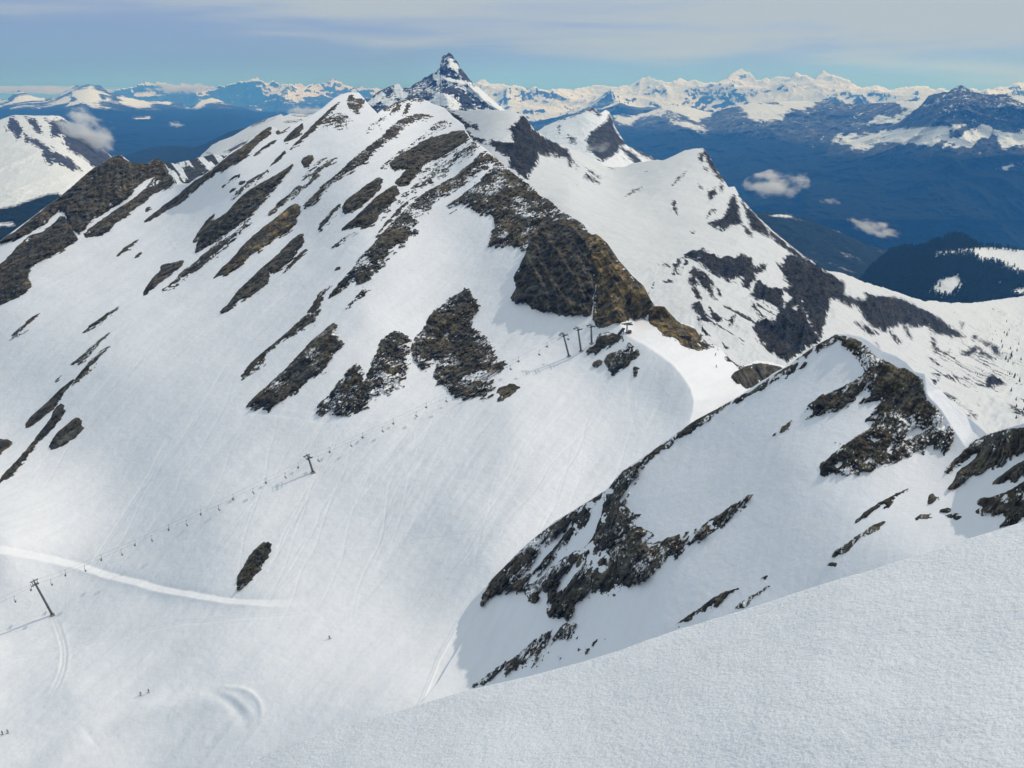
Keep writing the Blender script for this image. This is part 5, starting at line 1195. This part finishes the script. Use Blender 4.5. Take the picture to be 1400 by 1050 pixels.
tree_px = [(u, v) for u, v in tree_px if 1335 < u < 1402 and 432 < v < 590]
for u, v in tree_px:
    g = ground(u, v, back_s, lambda U, V, P: np.zeros(U.shape))
    o = empty("pine_tree", g + Vector((0, 0, 1.0))); k = rng.uniform(.25, .6); o.scale = (k, k, k); o.rotation_euler = (0, 0, rng.uniform(0, 6))
    for nm, me in (('crown', protos[rng.randrange(4)]), ('trunk', trunk_me)):
        c = bpy.data.objects.new(nm, me); scene.collection.objects.link(c); c.parent = o
    tag(o, "small dark conifer on the snowy slope at the right edge", 'tree', 'conifers on the snow slope at the right edge')
# the wood on the snowy hill: nobody could count it
AV, AF = [], []; base = []
pv_, pf_ = conifer_arrays(1.0, random.Random(9), 3, 3)
pv_ = np.array(pv_); pf_ = np.array(pf_)
fhm = fh.data; nv = len(fhm.vertices); co_ = np.empty(nv * 3, np.float32); fhm.vertices.foreach_get('co', co_); co_ = co_.reshape(-1, 3)
fo_ = np.empty(nv, np.float32); fhm.attributes['forest'].data.foreach_get('value', fo_)
rs = np.random.RandomState(3); cand = rs.randint(0, nv, 26000)
cand = cand[fo_[cand] + rs.normal(0, 2.2, len(cand)) > 0.5]
cand = cand[co_[cand, 1] < 3600]
k = len(cand); hgt = rs.uniform(9, 20, k)
ang = rs.uniform(0, 6.28, k); ca, sa = np.cos(ang), np.sin(ang)
X_ = pv_[None, :, 0] * ca[:, None] - pv_[None, :, 1] * sa[:, None]; Y_ = pv_[None, :, 0] * sa[:, None] + pv_[None, :, 1] * ca[:, None]
VV = np.stack([X_ * hgt[:, None], Y_ * hgt[:, None], pv_[None, :, 2] * hgt[:, None]], -1) + co_[cand][:, None, :] + rs.normal(0, 1.5, (k, 1, 3)) * [1, 1, 0.2]
FF = pf_[None] + (np.arange(k) * len(pv_))[:, None, None]
tag(mesh_obj("forest", VV.reshape(-1, 3), FF.reshape(-1, 3), M_needle, smooth=False), kind='stuff')

# ------------------------------------------------------------------ clouds drifting in the valleys
def cloud(u, v, Y, w, h, label, seed, dens=0.012, tilt=0.0, col=(1, 1, 1)):
    c = at(float(u), float(v), float(Y)); W = w * Y / FPX; H = h * Y / FPX
    bpy_me = bpy.data.meshes.new("cloud")
    import bmesh
    bm = bmesh.new(); bmesh.ops.create_icosphere(bm, subdivisions=4, radius=1.0)
    P = np.array([tuple(x.co) for x in bm.verts]); n = fbm(P * 1.6 + seed, 4, seed, .55)
    for x, k in zip(bm.verts, n): x.co *= 1 + .35 * float(k)
    bm.to_mesh(bpy_me); bm.free()
    m, nt, out = new_mat("cloud_vapour")
    tc = nt.nodes.new('ShaderNodeTexCoord').outputs['Object']
    ns = nt.nodes.new('ShaderNodeTexNoise'); ns.inputs['Scale'].default_value = 1.35; ns.inputs['Detail'].default_value = 6; ns.inputs['Roughness'].default_value = .62
    off = nt.nodes.new('ShaderNodeMapping'); off.inputs['Location'].default_value = (seed, seed * .7, 0); off.inputs['Scale'].default_value = (W / H * .55, 1, 1)
    nt.links.new(tc, off.inputs[0]); nt.links.new(off.outputs[0], ns.inputs['Vector'])
    ln = nt.nodes.new('ShaderNodeVectorMath'); ln.operation = 'LENGTH'; nt.links.new(tc, ln.inputs[0])
    d = mth(nt, 'SUBTRACT', mth(nt, 'MULTIPLY', mth(nt, 'SUBTRACT', ns.outputs['Fac'], 0.445), 9.0), mth(nt, 'MULTIPLY', mth(nt, 'POWER', ln.outputs['Value'], 2.0), 1.5))
    d = smooth01(nt, d, -0.5, 1.1)
    pv = nt.nodes.new('ShaderNodeVolumePrincipled'); pv.inputs['Color'].default_value = (*col, 1); pv.inputs['Anisotropy'].default_value = 0.3
    pv.inputs['Absorption Color'].default_value = (1, 1, 1, 1)
    nt.links.new(mth(nt, 'MULTIPLY', d, dens * 420.0 / W), pv.inputs['Density'])
    nt.links.new(pv.outputs[0], out.inputs['Volume'])
    bpy_me.materials.append(m)
    o = bpy.data.objects.new("cloud", bpy_me); scene.collection.objects.link(o)
    o.location = tuple(float(x) for x in c); o.scale = (W / 2, W / 2.6, H / 2); o.rotation_euler = (0, tilt, 0)
    tag(o, label, 'cloud')
cloud(120, 178, 4300, 88, 52, "grey cloud clinging to the right flank of the far left mountain", 3, .022, R(22))
cloud(1060, 252, 8200, 100, 40, "largest white cloud floating in the deep blue valley right of the snowy peak", 14, .018)
cloud(1197, 312, 7600, 82, 24, "thin cloud low in the valley below the largest white cloud", 17, .012, R(14))
cloud(420, 153, 8000, 62, 20, "flat cloud behind the snow summit of the left ridge", 23, .02)
cloud(1134, 276, 8600, 34, 13, "faint scrap of cloud between the two valley clouds", 29, .005)
cloud(240, 170, 9500, 24, 9, "tiny cloud puff over the blue valley on the left", 31, .012)
cloud(800, 200, 2300, 74, 26, "veil of mist in front of the small rocky peak in the centre", 37, .0035)
cloud(248, 121, 30000, 100, 15, "bank of cumulus lying along the left horizon", 41, .05)
cloud(60, 123, 42000, 230, 12, "long low cloud bank at the far left of the horizon", 47, .05)
cloud(760, 141, 17000, 150, 14, "mist lying among the snowy ranges behind the saddle", 53, .01)
# ------------------------------------------------------------------ air
def box_mesh(name, lo, hi, mat):
    (x0, y0, z0), (x1, y1, z1) = lo, hi
    V = [(x0,y0,z0),(x1,y0,z0),(x1,y1,z0),(x0,y1,z0),(x0,y0,z1),(x1,y0,z1),(x1,y1,z1),(x0,y1,z1)]
    F = [(0,3,2,1),(4,5,6,7),(0,1,5,4),(1,2,6,5),(2,3,7,6),(3,0,4,7)]
    return mesh_obj(name, V, F, mat, smooth=False)
M_haze, nt, out = new_mat("haze_air")
pv = nt.nodes.new('ShaderNodeVolumePrincipled')
pv.inputs['Color'].default_value = (0.09, 0.38, 1.0, 1)
pv.inputs['Absorption Color'].default_value = (1, 1, 1, 1)
pv.inputs['Density'].default_value = 5.7e-5
pv.inputs['Anisotropy'].default_value = 0.0
nt.links.new(pv.outputs[0], out.inputs['Volume'])
tag(box_mesh("haze", (-61000, -5000, ZMIN - 10), (61000, 63000, 1250), M_haze), kind='stuff')
